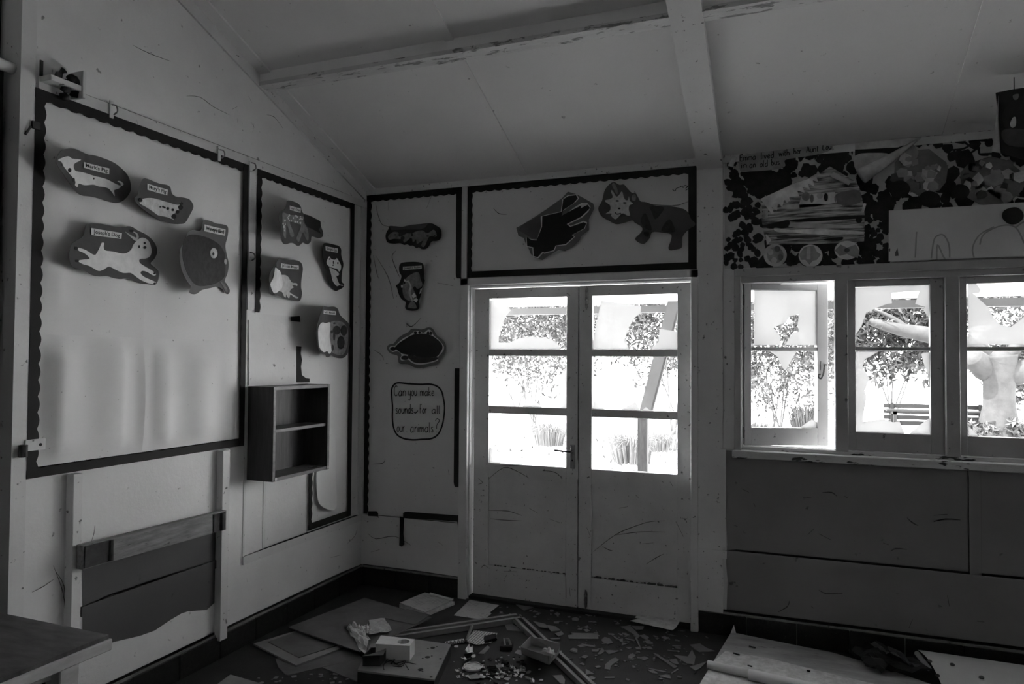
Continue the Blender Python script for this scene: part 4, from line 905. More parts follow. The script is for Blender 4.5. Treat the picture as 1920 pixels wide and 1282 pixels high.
fp = thing('paper_flap', 'pale curled paper flap peeling off between bus and patchwork tree', 'paper', w2p('B', 3.15, 2.3, .03))
flat('flat_strip', 'B', [px2w('B', F8(p), const(.020)) for p in ((30, 402), (480, 362), (470, 376), (330, 432), (30, 448))], skinp[4], const(.020), fp)
flat('dark_strip', 'B', [px2w('B', F8(p), const(.019)) for p in ((30, 440), (430, 415), (240, 490), (30, 495))], cardb, const(.018), fp)
flat('flat_part', 'B', [px2w('B', F8(p), const(.022)) for p in spline([(32, 488), (180, 470), (270, 482), (240, 540), (130, 640), (40, 600)], 3)], skinp[4], const(.021), fp)
a0 = px2w('B', F8((75, 632)), const(.05)); a1 = px2w('B', F8((235, 535)), const(.045)); a2 = px2w('B', F8((490, 362)), const(.03))
MB().tube([w2p('B', *a0, .05), w2p('B', *a1, .042), w2p('B', *a2, .030)], .02, 12, True, [.042, .026, .004]).build('curl', skinp[4], fp, 0, True)
ds = thing('drawing_sheet', 'white paper sheet with faint pencil arches on the mural', 'paper', w2p('B', 3.9, 2.05, 0))
a = px2w('B', F8((268, 870)), const(.03)); b = px2w('B', F8((265, 1245)), const(.03))
offw_s = lambda aa, bb: .030+.010*math.sin((aa-a[0])*7+bb*5)
flat('sheet', 'B', [(a[0], a[1]), (a[0]+.35, a[1]-.006), (a[0]+.7, a[1]-.001), (4.62, a[1]+.0), (4.62, 2.036), (b[0], 2.038)], sheetm, offw_s, ds, .001, 24)
for ln in [[(562, 1205), (580, 1080), (610, 1045), (650, 1045), (685, 1110), (690, 1200)], [(600, 1215), (605, 1110), (640, 1180), (660, 1215)], [(900, 1110), (930, 1035), (1050, 978), (1150, 990), (1210, 1100)], [(860, 1200), (850, 1130), (900, 1040), (1000, 985)], [(450, 1200), (455, 1100), (460, 1020)], [(1150, 990), (1230, 950), (1300, 1060)]]: strokes('pencil_line', 'B', F8, [ln], .007, inkg, lambda aa, bb: offw_s(aa, bb)+.003, ds)
strokes('dark_tape', 'B', F8, [[(268, 1148), (318, 1140), (322, 1188)]], .016, card, lambda aa, bb: offw_s(aa, bb)+.003, ds, False)
# picture hanging from the ceiling
hp = thing('hanging_picture', 'dark painted picture hanging from the ceiling at the right edge', 'picture', (3.9, -.36, 2.35))
o3 = const(.36)
def hflat(name, pts, m, o, t=.0012): return flat(name, 'B', [px2w('B', F8(p), const(o)) for p in pts], m, const(o), hp, t)
hflat('sheet', [(1010, 52), (1130, 28), (1260, 8), (1500, -30), (1500, 505), (1210, 520), (1150, 500), (1046, 474), (1030, 250)], cardb, .36)
hflat('paint_patch', spline([(1130, 70), (1170, 60), (1165, 95), (1140, 100)], 3), skinp[2], .362); hflat('paint_patch', spline([(1060, 200), (1130, 120), (1300, 110), (1300, 300), (1150, 330), (1080, 300)], 3), skinp[0], .362)
hflat('paint_patch', spline([(1130, 225), (1150, 225), (1150, 280), (1125, 295), (1110, 270)], 3), skinp[4], .364); hflat('paint_patch', spline([(1050, 330), (1120, 300), (1300, 330), (1300, 420), (1100, 420)], 3), skinp[1], .363)
hflat('turned_edge', [(1030, 70), (1012, 240), (984, 462), (1042, 470), (1022, 260)], skinp[4], .366)
mb = MB(); p = Bp(*F8((1140, 26)), .36); mb.tube([(p[0], -.36, p[2]-.01), (p[0], -.36, zc(-.36)+.0)], .002, 5); mb.build('string', ink, hp)
# little pencil scribble above the lion
sc = strokes('wall_scribble', 'B', fr(1110, 330, 8.545), [[(1290, 215), (1330, 240), (1350, 200), (1400, 180), (1440, 160), (1460, 185), (1490, 150), (1530, 170), (1500, 200), (1550, 150), (1580, 165), (1530, 210), (1500, 230)]], .004, ink, const(.009)); attach(sc, DB4)

# ================================================================ COBWEBS
def web(name, wall, lines, wd=.0035, o=.004, y=None):
    mb = MB()
    for ln in lines:
        q = spline(ln, 3, False) if len(ln) > 2 else ln
        pts = []
        for p in q:
            if y is not None: r = Bp(p[0], p[1], -y); pts.append((r[0], y, r[2]))
            else: a, b = px2w(wall, p, const(o)); pts.append(w2p(wall, a, b, o))
        mb.tube(pts, wd*.5, 4, True, [wd*.5*(1-.6*abs(2*i/(len(pts)-1)-1)) for i in range(len(pts))])
    o_ = mb.build(name, dust_shade); return o_
fa = fr(860, 840, 3.56)
ls = [[fa(p) for p in l] for l in ([(1380, 485), (1280, 490), (1180, 520), (1080, 560), (1000, 610), (900, 690)], [(1450, 490), (1500, 590)], [(1380, 560), (1200, 560), (1050, 580)], [(1300, 632), (1210, 640)], [(1250, 775), (1320, 730), (1370, 705)], [(960, 655), (1000, 678), (1025, 682)], [(855, 530), (880, 590)], [(210, 470), (300, 480), (420, 485)], [(200, 415), (330, 420), (420, 450)], [(470, 400), (530, 435)], [(200, 205), (300, 130), (380, 150), (470, 200)], [(130, 200), (160, 230), (130, 240)], [(560, 150), (640, 160), (690, 200)], [(240, 120), (360, 115), (430, 120)], [(1410, 225), (1430, 255)], [(1180, 310), (1200, 330)], [(150, 800), (170, 780), (200, 800)], [(300, 820), (390, 825)], [(715, 870), (718, 1000)], [(740, 930), (745, 990)], [(1070, 400), (1130, 390)], [(600, 470), (680, 500)])]
wb = web('cobwebs', None, ls, .0042, y=YD0-.004); tag(wb, 'dusty cobweb strands across the lower door panels', 'cobweb', kind='stuff')
mb = MB()
for x0, x1, z in ((.915, 1.42, .209), (1.59, 2.09, .209)):
    for k in range(60 if x0 > 1.5 else 30):
        x = rs.uniform(x0, x1); r = rs.uniform(.002, .009 if x0 > 1.5 else .005); mb.tube([(x, YD0+.008, z+r*.3), (x+.012, YD0+.008, z+r*.4)], r, 5)
o = mb.build('ledge_dirt', dust_shade); tag(o, 'dark dirt gathered along the lower door panel ledges', 'dirt', kind='stuff')
fb = fr(1280, 840, 2.9)
ls = [[fb(p) for p in l] for l in ([(320, 220), (360, 240)], [(385, 300), (395, 318)], [(655, 265), (700, 270)], [(760, 240), (810, 240), (840, 262)], [(880, 260), (900, 272)], [(680, 470), (712, 440)], [(740, 465), (810, 500)], [(1220, 378), (1250, 405), (1280, 420)], [(1365, 400), (1430, 385), (1510, 390)], [(1365, 365), (1440, 360)], [(1090, 515), (1120, 525)], [(1130, 560), (1160, 545), (1220, 550)], [(740, 770), (780, 790), (870, 790)], [(520, 890), (570, 860), (580, 830)], [(1440, 800), (1450, 860)], [(1600, 940), (1640, 945)], [(280, 420), (298, 425)], [(700, 860), (712, 870)], [(1230, 980), (1250, 930)])]
wb = web('cobwebs', 'B', ls, .006, .006); tag(wb, 'dark cobweb wisps on the dado below the windows', 'cobweb', kind='stuff')
ls = [[(738, 560), (728, 520), (705, 480)], [(704, 380), (708, 400), (716, 420), (730, 425)], [(728, 378), (728, 394)], [(700, 478), (706, 510), (710, 522)], [(742, 470), (735, 482), (745, 510), (750, 520)], [(800, 390), (812, 360)], [(820, 530), (850, 536)], [(760, 605), (772, 612), (790, 595)], [(700, 655), (715, 665), (720, 675)], [(690, 1000), (705, 1010), (740, 1005), (770, 1022)], [(820, 1015), (830, 1022)], [(840, 880), (842, 890)], [(925, 390), (935, 400), (950, 402)], [(1160, 520), (1170, 522)], [(1200, 380), (1260, 386), (1290, 378)], [(700, 870), (718, 868), (722, 860)], [(695, 1035), (712, 1030)]]
wb = web('cobwebs', 'B', ls, .0045, .013); tag(wb, 'fine cobweb wisps around the tall corner display', 'cobweb', kind='stuff')
ls = [[(350, 180), (375, 182), (400, 200), (430, 215)], [(435, 205), (445, 200)], [(470, 228), (478, 240)], [(476, 232), (474, 248)], [(466, 180), (472, 192)], [(445, 222), (446, 230)], [(250, 85), (280, 100), (320, 115)], [(100, 1060), (118, 1110), (122, 1150)], [(60, 1110), (80, 1100), (102, 1085)], [(105, 1072), (120, 1098), (121, 1140)], [(470, 340), (474, 330), (480, 342)], [(650, 1020), (665, 1005), (670, 990)], [(620, 1045), (640, 1040)], [(170, 1020), (176, 1000), (178, 985)], [(85, 262), (98, 268), (104, 270)], [(640, 360), (650, 372)], [(500, 215), (515, 220), (530, 240)]]
wb = web('cobwebs', 'L', ls, .0030, .006); tag(wb, 'dark cobweb wisps and stains on the left wall', 'cobweb', kind='stuff')

# ================================================================ FLOOR DEBRIS
def fpoly(frame, pts, z): return [Fp(*frame(p), z) for p in pts]
def fsheet(name, label, cat, frame, pts, z, t, m, parent=None, group=None, smooth=False):
    P = fpoly(frame, spline(pts, 3) if smooth else pts, z)
    o = MB().prism([(p[0], p[1], z-t) for p in P], (0, 0, t)).build(name, m, parent)
    return tag(o, label, cat, group) if parent is None else o
f1 = fr(470, 1100, 6.4); f2 = fr(640, 1100, 6.0); f3 = fr(840, 1130, 7.385); f4 = fr(1060, 1130, 6.4); f5 = fr(1300, 1160, 6.0); f6 = fr(1560, 1180, 5.333)
fsheet('hardboard_sheet', 'grey hardboard sheet with rounded corner under the framed board', 'board', f1, [(300, 860), (330, 960), (420, 1050), (450, 1056), (1340, 850), (1100, 640)], .006, .005, hard)
fsheet('hardboard_sheet', 'hardboard sheet poking out under the black folder', 'board', f1, [(860, 965), (1300, 1140), (1700, 1120), (1700, 860), (1300, 860)], .008, .005, hard)
fb_ = thing('framed_board', 'pale edged framed board lying nearest the left skirting', 'board', tuple(Fp(*f1((560, 740)), 0)))
fsheet('board_base', None, None, f1, [(35, 680), (540, 525), (1135, 715), (545, 940)], .016, .009, hardl, fb_)
fsheet('board_inset', None, None, f1, [(205, 655), (545, 540), (1035, 700), (580, 845)], .0195, .0035, hard, fb_)
fsheet('hardboard_sheet', 'largest dark hardboard sheet lying in the corner on top of others', 'board', f1, [(450, 482), (1370, 130), (2170, 365), (1312, 778)], .036, .006, hard)
fsheet('card_piece', 'grey card piece resting on the largest hardboard sheet', 'card', f1, [(1165, 305), (1385, 308), (1432, 388), (1412, 446), (1145, 490)], .042, .0015, cardm)
fsheet('card_piece', 'thin brown card at the right end of the largest hardboard', 'card', f2, [(490, 352), (740, 250), (1000, 312), (830, 424)], .041, .0015, hard)
# exercise book pile
eb = thing('exercise_book', 'tattered printed exercise book lying by the wall left of the doors', 'book', tuple(Fp(*f2((960, 200)), 0)))
fsheet('pages', None, None, f2, [(652, 195), (940, 85), (1275, 165), (950, 300)], .022, .020, offw, eb)
fsheet('cover', None, None, f2, [(658, 178), (940, 62), (1262, 145), (945, 285)], .030, .002, textp, eb)
fsheet('loose_page', None, None, f2, [(1000, 62), (1265, 135), (1235, 150), (990, 82)], .036, .001, offw, eb)
fsheet('printed_sheet', 'printed white paper sheet lying flat left of the doors', 'paper', f2, [(1265, 320), (1445, 145), (1775, 205), (1672, 285), (1690, 300), (1600, 370)], .006, .001, textp)
# crumpled papers
def crumple(name, label, cat, frame, pts, z, amp, m, seed, n=7):
    """bilinear quad sheet with creases"""
    P = [np.array(Fp(*frame(p), z)) for p in pts]; r = np.random.RandomState(seed); vs = []; fs = []
    for j in range(n+1):
        for i in range(n+1):
            u, v = i/n, j/n; q = (P[0]*(1-u)+P[1]*u)*(1-v)+(P[3]*(1-u)+P[2]*u)*v
            q = q+np.array([r.uniform(-.004, .004), r.uniform(-.004, .004), r.uniform(0, amp)]); vs.append(q)
    for j in range(n):
        for i in range(n): k = j*(n+1)+i; fs.append((k, k+1, k+n+2, k+n+1))
    o = MB().add(vs, fs).build(name, m); return tag(o, label, cat)
crumple('crumpled_paper', 'pale crumpled paper rolled beside the foam block', 'paper', f2, [(55, 470), (150, 430), (330, 600), (265, 775)], .038, .030, offw, 1)
crumple('picture_card', 'light picture card propped against the crumpled paper', 'card', f2, [(312, 380), (490, 355), (572, 505), (310, 550)], .042, .010, textp, 2, 4)
crumple('crumpled_paper', 'small grey crumpled paper behind the foam block', 'paper', f2, [(190, 470), (300, 430), (340, 540), (250, 560)], .042, .030, offw, 4, 5)
# wooden channel frame
fw = thing('broken_frame', 'broken grooved wooden frame corner lying across the floor', 'frame', tuple(Fp(975, 1153, 0)))
def channel(a, b, wdt, z, name):
    a = Vector((a[0], a[1], 0)); b = Vector((b[0], b[1], 0)); t = (b-a).normalized(); s = Vector((-t.y, t.x, 0))
    for k, (o0, o1, h) in enumerate(((-.5, -.22, 1), (-.22, .22, .45), (.22, .5, 1))):
        mb = MB(); p = [a+s*wdt*o0, b+s*wdt*o0, b+s*wdt*o1, a+s*wdt*o1]
        mb.prism([(v.x, v.y, .004) for v in p], (0, 0, z*h)); mb.build(name if k != 1 else 'groove', hardl if k != 1 else cardb, fw)
channel(Fp(692, 1196, .03), Fp(972, 1154, .03), .075, .028, 'frame_rail')
channel(Fp(973, 1158, .03), Fp(1112, 1290, .03), .060, .028, 'frame_stile')
MB().tube([Fp(*f3((905, 250)), .02), Fp(*f3((1060, 400)), .012)], .007, 5).build('splinter', hardl, fw)
# black folder
bf = thing('box_folder', 'large dark box folder with ink blots in front of the foam block', 'folder', tuple(Fp(*f2((700, 820)), 0)))
z = .062
top = fpoly(f2, [(330, 640), (835, 590), (1232, 646), (1045, 1042), (182, 935)], z)
MB().prism([(p[0], p[1], 0.002) for p in top], (0, 0, z-.010)).build('folder_body', cardb, bf)
MB().prism([(p[0], p[1], z-.008) for p in top], (0, 0, .008)).build('folder_lid', hardl, bf)
for p, r in (((1028, 686), .012), ((975, 694), .005), ((970, 790), .013), ((915, 803), .005), ((1017, 777), .005), ((890, 930), .013), ((912, 952), .005), ((1115, 808), .007), ((1010, 1012), .007), ((1075, 672), .005)):
    q = Fp(*f2(p), z); MB().tube([(q[0], q[1], z-.001), (q[0], q[1], z+.0006)], r, 10).build('ink_blot', ink, bf)
# foam block with a hole
fo = thing('foam_block', 'white foam block with a round hole on the box folder', 'block', tuple(Fp(*f2((620, 720)), .062)))
zt = .062+.072
tp = fpoly(f2, [(445, 545), (826, 588), (772, 664), (385, 640)], zt); ctr = Fp(*f2((700, 615)), zt); ra = .030
bm = bmesh.new(); nh = 20
ov = [bm.verts.new((p[0], p[1], zt)) for p in tp]; hv = [bm.verts.new((ctr[0]+ra*math.cos(k*2*math.pi/nh), ctr[1]+ra*math.sin(k*2*math.pi/nh), zt)) for k in range(nh)]
oe = [bm.edges.new((ov[i], ov[(i+1) % 4])) for i in range(4)]; he = [bm.edges.new((hv[i], hv[(i+1) % nh])) for i in range(nh)]
bmesh.ops.triangle_fill(bm, edges=oe+he, use_beauty=True)
ob = [bm.verts.new((p[0], p[1], .0625)) for p in tp]; hb2 = [bm.verts.new((v.co.x, v.co.y, .085)) for v in hv]
for i in range(4): bm.faces.new((ov[i], ov[(i+1) % 4], ob[(i+1) % 4], ob[i]))
bm.faces.new(ob)
for i in range(nh): bm.faces.new((hv[i], hv[(i+1) % nh], hb2[(i+1) % nh], hb2[i]))
bm.faces.new(hb2); bmesh.ops.recalc_face_normals(bm, faces=bm.faces)
me = bpy.data.meshes.new('block'); bm.to_mesh(me); bm.free(); me.materials.append(poly); o = bpy.data.objects.new('block', me); COL.objects.link(o); attach(o, fo)
# small dark box
db = thing('small_box', 'small dark open box standing on the box folder', 'box', tuple(Fp(*f2((360, 850)), .062)))
bp_ = fpoly(f2, [(240, 890), (432, 890), (520, 790), (330, 800)], .064)
zt2 = .115
for i in range(4):
    a, b = Vector(bp_[i]), Vector(bp_[(i+1) % 4]); t = (b-a).normalized(); s = Vector((-t.y, t.x, 0))*.004
    MB().prism([(a.x, a.y, .064), (b.x, b.y, .064), (b.x, b.y, zt2), (a.x, a.y, zt2)], tuple(s)).build('wall', cardb, db)
MB().prism([(p[0], p[1], .063) for p in bp_], (0, 0, .003)).build('bottom', cardb, db)
lp = fpoly(f2, [(240, 780), (470, 770), (505, 700), (330, 760)], zt2+.004)
MB().prism([tuple(p) for p in lp], (0, 0, .002)).build('lid_flap', card, db)
# wires on folder
mb = MB()
for ln in ([(480, 930), (480, 870), (560, 830), (640, 880), (720, 850), (840, 868)], [(580, 890), (680, 895), (720, 840), (700, 835), (600, 870)], [(500, 840), (540, 790), (600, 820), (560, 860)], [(720, 870), (755, 930)]):
    mb.tube([tuple(Fp(*f2(p), .065+.002*(i % 2))) for i, p in enumerate(spline(ln, 3, False))], .0018, 5)
o = mb.build('tangled_wire', ink); tag(o, 'tangled dark wire lying on the box folder', 'wire')
# squared paper, stick, scraps
fsheet('squared_paper', 'white squared graph paper scrap inside the frame corner', 'paper', f2, [(1395, 612), (1490, 490), (1620, 500), (1755, 520), (1740, 560), (1690, 625), (1530, 650)], .008, .001, gridp)
mb = MB().tube([tuple(Fp(*f2((1405, 610)), .012)), tuple(Fp(*f2((1470, 437)), .03))], .008, 5); o = mb.build('wooden_stick', hardl); tag(o, 'short wooden stick along the graph paper edge', 'stick')
mb = MB().tube([tuple(Fp(*f2((1168, 640)), .012)), tuple(Fp(*f2((1375, 605)), .012))], .011, 10); o = mb.build('paper_tube', gridp, None, 0, True); tag(o, 'thin white squared paper tube beside the box folder', 'paper tube')
tb = thing('toy_wreck', 'small dark broken toy part right of the graph paper', 'toy', tuple(Fp(*f2((1840, 630)), 0)))
P = fpoly(f2, [(1785, 655), (1920, 660), (1935, 610), (1800, 600)], .03)
MB().prism([(p[0], p[1], .002) for p in P], (0, 0, .022)).build('toy_base', cardb, tb)
a_, b_ = Fp(*f2((1830, 580)), .05), Fp(*f2((1880, 585)), .05); MB().tube([(P[0][0]+.02, P[0][1]+.02, .024), tuple(a_), tuple(b_), (P[1][0]-.015, P[1][1]+.02, .024)], .006, 6).build('toy_handle', steel, tb)
tb = thing('striped_scrap', 'dark ribbed plastic scrap lying on the graph paper', 'scrap', tuple(Fp(*f2((1680, 590)), 0)))
for k in range(6):
    a_ = Fp(*f2((1625+20*k, 565-4*k)), .02); b_ = Fp(*f2((1632+20*k, 622-6*k)), .012); MB().tube([tuple(a_), tuple(b_)], .011, 6).build('rib', cardb, tb)
crumple('paper_knot', 'twisted white paper knot behind the round lid', 'paper', f2, [(1375, 770), (1420, 695), (1470, 700), (1490, 770)], .006, .028, whitep, 8, 4)
crumple('paper_knot', 'small white paper twist left of the round lid', 'paper', f2, [(1350, 810), (1390, 805), (1420, 850), (1380, 850)], .004, .014, whitep, 9, 3)
ld = thing('round_lid', 'round pale tin lid lying among the crumbs', 'lid', tuple(Fp(*f2((1480, 897)), 0)))
q = Fp(*f2((1480, 897)), .008); MB().tube([(q[0], q[1], .001), (q[0], q[1], .007)], .046, 22).build('disc', plaster, ld)
mb = MB(); nn = 22
mb.tube([(q[0]+.045*math.cos(k*2*math.pi/nn), q[1]+.045*math.sin(k*2*math.pi/nn), .009) for k in range(nn+1)], .003, 5); mb.build('rim', offw, ld)
o = fsheet('glass_sliver', 'thin pale sliver right of the round lid', 'sliver', f2, [(1550, 905), (1595, 862), (1605, 868), (1562, 912)], .004, .003, plaster)
# open tray
tr = thing('card_tray', 'open pale cardboard tray with a torn end resting on the frame', 'tray', tuple(Fp(*f3((1270, 700)), 0)))
zb, zt3 = .034, .095
bt = [Vector(p) for p in fpoly(f3, [(1025, 700), (1400, 850), (1530, 700), (1150, 585)], zb)]
rim = [Vector(p) for p in fpoly(f3, [(1012, 605), (1385, 725), (1552, 560), (1145, 465)], zt3)]
for i, nm in ((0, 'front_side'), (3, 'left_end'), (2, 'back_side')):
    j = (i+1) % 4; a = [bt[i], bt[j], rim[j], rim[i]]; nrm = (a[1]-a[0]).cross(a[3]-a[0]).normalized()*.003
    MB().prism([tuple(v) for v in a], tuple(nrm)).build(nm, cardbox, tr)
MB().prism([tuple(v) for v in bt], (0, 0, -.003)).build('bottom', cardbox, tr)
mp = lambda u, v: tuple((bt[1]*(1-u)+bt[2]*u)*(1-v)+(rim[1]*(1-u)+rim[2]*u)*v)
MB().prism([mp(0, 0), mp(1, 0), mp(1, .75), mp(.8, .35), mp(.6, .3), mp(.45, .55), mp(.3, .2), mp(.12, .8), mp(0, 1)], (.003, -.002, 0)).build('torn_end', cardbox, tr)
crumple('torn_flap', None, None, f3, [(1300, 690), (1370, 640), (1460, 660), (1480, 735)], .10, .02, plaster, 12, 4); o = COL.objects[-1]; o = bpy.data.objects['torn_flap']; attach(o, tr)
for kk in ('label', 'category'):
    if kk in o: del o[kk]
# card by the door
o = fsheet('card_sheet', 'pale card sheet with a torn corner at the foot of the right door', 'card', f4, [(775, 212), (880, 190), (835, 172), (890, 125), (1385, 198), (1330, 290), (1282, 326)], .026, .002, offw)
# big flat glass shards traced from the floor
BIG = [
 (f4, [(30, 385), (120, 372), (130, 398), (60, 355), (200, 360), (395, 362), (392, 430), (45, 425)], 'long straight-edged glass piece in front of the doors'),
 (f4, [(430, 440), (470, 405), (530, 420), (575, 475), (510, 492), (460, 475)], None), (f4, [(680, 290), (770, 262), (840, 330), (895, 395), (870, 408), (790, 355)], None),
 (f4, [(790, 275), (945, 280), (930, 320), (850, 325)], None), (f4, [(60, 70), (150, 52), (190, 100), (110, 105)], None), (f4, [(80, 180), (130, 168), (168, 190), (150, 215), (85, 208)], None),
 (f4, [(915, 385), (945, 375), (1005, 410), (970, 438), (912, 405)], None), (f4, [(1150, 408), (1195, 395), (1240, 430), (1200, 442)], None),
 (f4, [(470, 565), (530, 560), (655, 572), (520, 612)], None), (f4, [(385, 620), (440, 540), (475, 580), (430, 615)], None),
 (f4, [(470, 790), (480, 735), (560, 668), (600, 652), (650, 685), (575, 730), (545, 760), (535, 800)], 'hooked glass piece in the middle of the glass litter'),
 (f4, [(50, 570), (90, 542), (145, 555), (140, 600)], None), (f4, [(750, 660), (815, 592), (825, 640), (800, 665)], None), (f4, [(1490, 500), (1615, 485), (1700, 540), (1800, 575), (1610, 585)], 'large glass piece nearest the rolled paper'),
 (f4, [(1290, 620), (1470, 640), (1520, 555), (1560, 640), (1545, 730), (1460, 725), (1400, 690)], 'boomerang-shaped glass piece left of the rolled paper'),
 (f4, [(1050, 600), (1080, 600), (1280, 720), (1350, 760), (1310, 780)], None), (f4, [(1240, 680), (1330, 665), (1365, 735), (1290, 720)], None), (f4, [(1490, 760), (1560, 745), (1700, 700), (1620, 780), (1560, 810)], None),
 (f4, [(980, 800), (1060, 805), (1115, 845), (1040, 835)], None), (f4, [(1000, 775), (1215, 820), (1200, 830), (1005, 790)], None), (f4, [(1120, 870), (1215, 895), (1270, 905), (1255, 860), (1205, 855)], None),
 (f4, [(1270, 835), (1345, 785), (1360, 795), (1280, 845)], None), (f4, [(245, 785), (330, 835), (350, 850), (290, 850), (245, 860)], None), (f4, [(470, 885), (590, 880), (590, 900), (475, 900)], None),
 (f4, [(640, 440), (690, 425), (690, 470), (660, 465)], None), (f4, [(540, 370), (610, 410), (660, 440), (610, 435)], None), (f4, [(840, 420), (860, 415), (915, 560), (905, 562)], None), (f4, [(710, 420), (840, 445), (820, 462), (720, 432)], None),
 (f4, [(1280, 510), (1390, 512), (1385, 525), (1290, 524)], None), (f4, [(1225, 560), (1360, 575), (1350, 585), (1230, 572)], None), (f4, [(190, 485), (360, 510), (350, 530), (220, 510)], None),
 (f3, [(940, 20), (1100, 5), (1205, 45), (1055, 105)], None), (f3, [(790, 300), (880, 280), (1030, 390), (820, 375)], None), (f3, [(1360, 300), (1490, 320), (1570, 380), (1430, 390)], None), (f3, [(1180, 250), (1350, 290), (1390, 350), (1270, 340)], None),
 (f3, [(1480, 420), (1570, 385), (1610, 430), (1530, 460)], None), (f3, [(415, 700), (545, 585), (585, 610), (500, 705)], None), (f3, [(1445, 1005), (1580, 995), (1620, 1060), (1610, 1125), (1555, 1110)], 'curved glass piece at the bottom edge near the frame'),
 (f3, [(1690, 650), (1730, 625), (1790, 640), (1790, 690)], None), (f3, [(920, 690), (960, 645), (1020, 650), (1020, 720)], None), (f3, [(1400, 485), (1545, 478), (1560, 500), (1440, 505)], None),
 (f3, [(1700, 90), (1780, 60), (1830, 110), (1760, 120)], None), (f3, [(1715, 215), (1760, 195), (1815, 225), (1780, 250)], None), (f3, [(1410, 90), (1450, 75), (1465, 110), (1420, 115)], None), (f3, [(1475, 150), (1510, 130), (1550, 150), (1520, 180)], None)]
gl_ = 'large flat grey piece of broken pane on the floor'; gg = 'glass shards on the floor'
for frame, pts, lb in BIG:
    P = fpoly(frame, pts, .006); z0 = rs.uniform(.001, .004)
    o = MB().prism([(p[0], p[1], z0) for p in P], (0, 0, .0035)).build('glass_shard', shardm)
    tag(o, lb or gl_, 'glass shard', None if lb else gg)
protos = []
for k in range(14):
    kk = rs.choice((3, 4, 4, 5)); ph = rs.random()*6.28; e = rs.uniform(.3, .9)
    mb = MB().prism([(math.cos(ph+i*2*math.pi/kk)*rs.uniform(.6, 1.1), math.sin(ph+i*2*math.pi/kk)*e*rs.uniform(.6, 1.1), 0) for i in range(kk)], (0, 0, 1))
    me = bpy.data.meshes.new('glass_shard'); me.from_pydata(mb.v, [], mb.f); me.materials.append(shardm); protos.append(me)
def scatter_shard(px, py, s, where='in the glass litter before the doors', gg='glass shards before the doors'):
    p = Fp(px, py, .002); o = bpy.data.objects.new('glass_shard', rs.choice(protos)); COL.objects.link(o)
    o.location = (p[0], p[1], rs.uniform(.0005, .002)); o.rotation_euler = (rs.uniform(-.03, .03), rs.uniform(-.03, .03), rs.uniform(0, 6.28)); o.scale = (s, s, .003)
    k = 'tiny glass splinter' if s < .013 else ('small glass shard' if s < .021 else 'broad glass shard')
    tag(o, k+' '+where, 'glass shard', k+'s '+where)
for k in range(150): 
    px, py = rs.gauss(1190, 75), rs.gauss(1212, 32)
    if 1030 < px < 1330 and 1150 < py < 1282 and (px-1330) < -(py-1200)*.55+10: scatter_shard(px, py, rs.choice((.008, .012, .016, .02, .028)))
for k in range(40): scatter_shard(rs.uniform(930, 1120), rs.uniform(1138, 1180), rs.choice((.010, .016, .025)), 'at the foot of the doors behind the frame')
for k in range(24): scatter_shard(rs.uniform(480, 660), rs.uniform(1262, 1282), rs.choice((.008, .012, .018)), 'in front of the hardboard sheets')
# crumbs
cpro = []
for k in range(8):
    bm = bmesh.new(); bmesh.ops.create_icosphere(bm, subdivisions=1, radius=1)
    for v in bm.verts: v.co *= rs.uniform(.6, 1.2); v.co.z *= .45
    me = bpy.data.meshes.new('plaster_crumb'); bm.to_mesh(me); bm.free(); me.materials.append(plaster if k % 4 else cardb); cpro.append(me)
def crumb(px, py, s):
    p = Fp(px, py, 0); o = bpy.data.objects.new('plaster_crumb', rs.choice(cpro)); COL.objects.link(o)
    o.location = (p[0], p[1], s*.42); o.rotation_euler = (0, 0, rs.uniform(0, 6.28)); o.scale = (s*rs.uniform(.7, 1.6), s, s)
    tag(o, 'small crumb of rubble among the paper scraps on the floor', 'rubble', 'rubble crumbs on the floor')
for k in range(95):
    px, py = rs.gauss(930, 50), rs.gauss(1258, 18)
    if py < 1284 and not (py < 1235 and px > 975): crumb(px, py, rs.choice((.004, .006, .009, .014)))
for k in range(30): crumb(rs.uniform(1070, 1300), rs.uniform(1180, 1280), rs.uniform(.002, .005))
for i, (pts, lb) in enumerate((([(275, 1030), (400, 985), (500, 1010), (480, 1050), (320, 1080)], 'pale scrap of card at the bottom edge below the lid'), ([(620, 1000), (700, 980), (780, 1000), (740, 1050), (660, 1030)], 'torn grey paper scrap right of the lid'), ([(985, 890), (1040, 885), (1115, 940), (1100, 980), (1010, 975)], 'rounded grey scrap below the card tray'), ([(905, 940), (930, 920), (980, 960), (975, 995)], 'white curved scrap below the card tray'), ([(1115, 1075), (1180, 1052), (1245, 1075), (1190, 1105), (1130, 1100)], 'white flat scrap at the bottom edge left of the frame'), ([(980, 1020), (1030, 1000), (1040, 1040), (1000, 1060)], 'small white scrap beside the dark rubble'), ([(650, 880), (730, 865), (760, 900), (700, 915)], 'pale scrap right of the round lid'))):
    crumple('paper_scrap', lb, 'scrap', f3, [pts[0], pts[1], pts[-2], pts[-1]], .004, .012, plaster if i in (3, 4, 5) else hardl, 30+i, 3)
for k in range(34):
    x, y = rs.uniform(60, 1100), rs.gauss(985, 75)
    if 640 < y < 1115 and not (x > 960 and y < 880):
        w_ = rs.uniform(30, 85); an = rs.uniform(-.5, .5)
        crumple('paper_scrap', 'small torn scrap in the foreground rubbish below the round lid', 'scrap', f3, [(x, y), (x+w_, y+w_*an), (x+w_*1.1, y+w_*(an+.45)), (x+w_*.1, y+w_*.4)], .003, .010, rs.choice((plaster, hardl, hardl, offw)), 60+k, 2)['group'] = 'torn scraps in the foreground rubbish'
mb = MB()
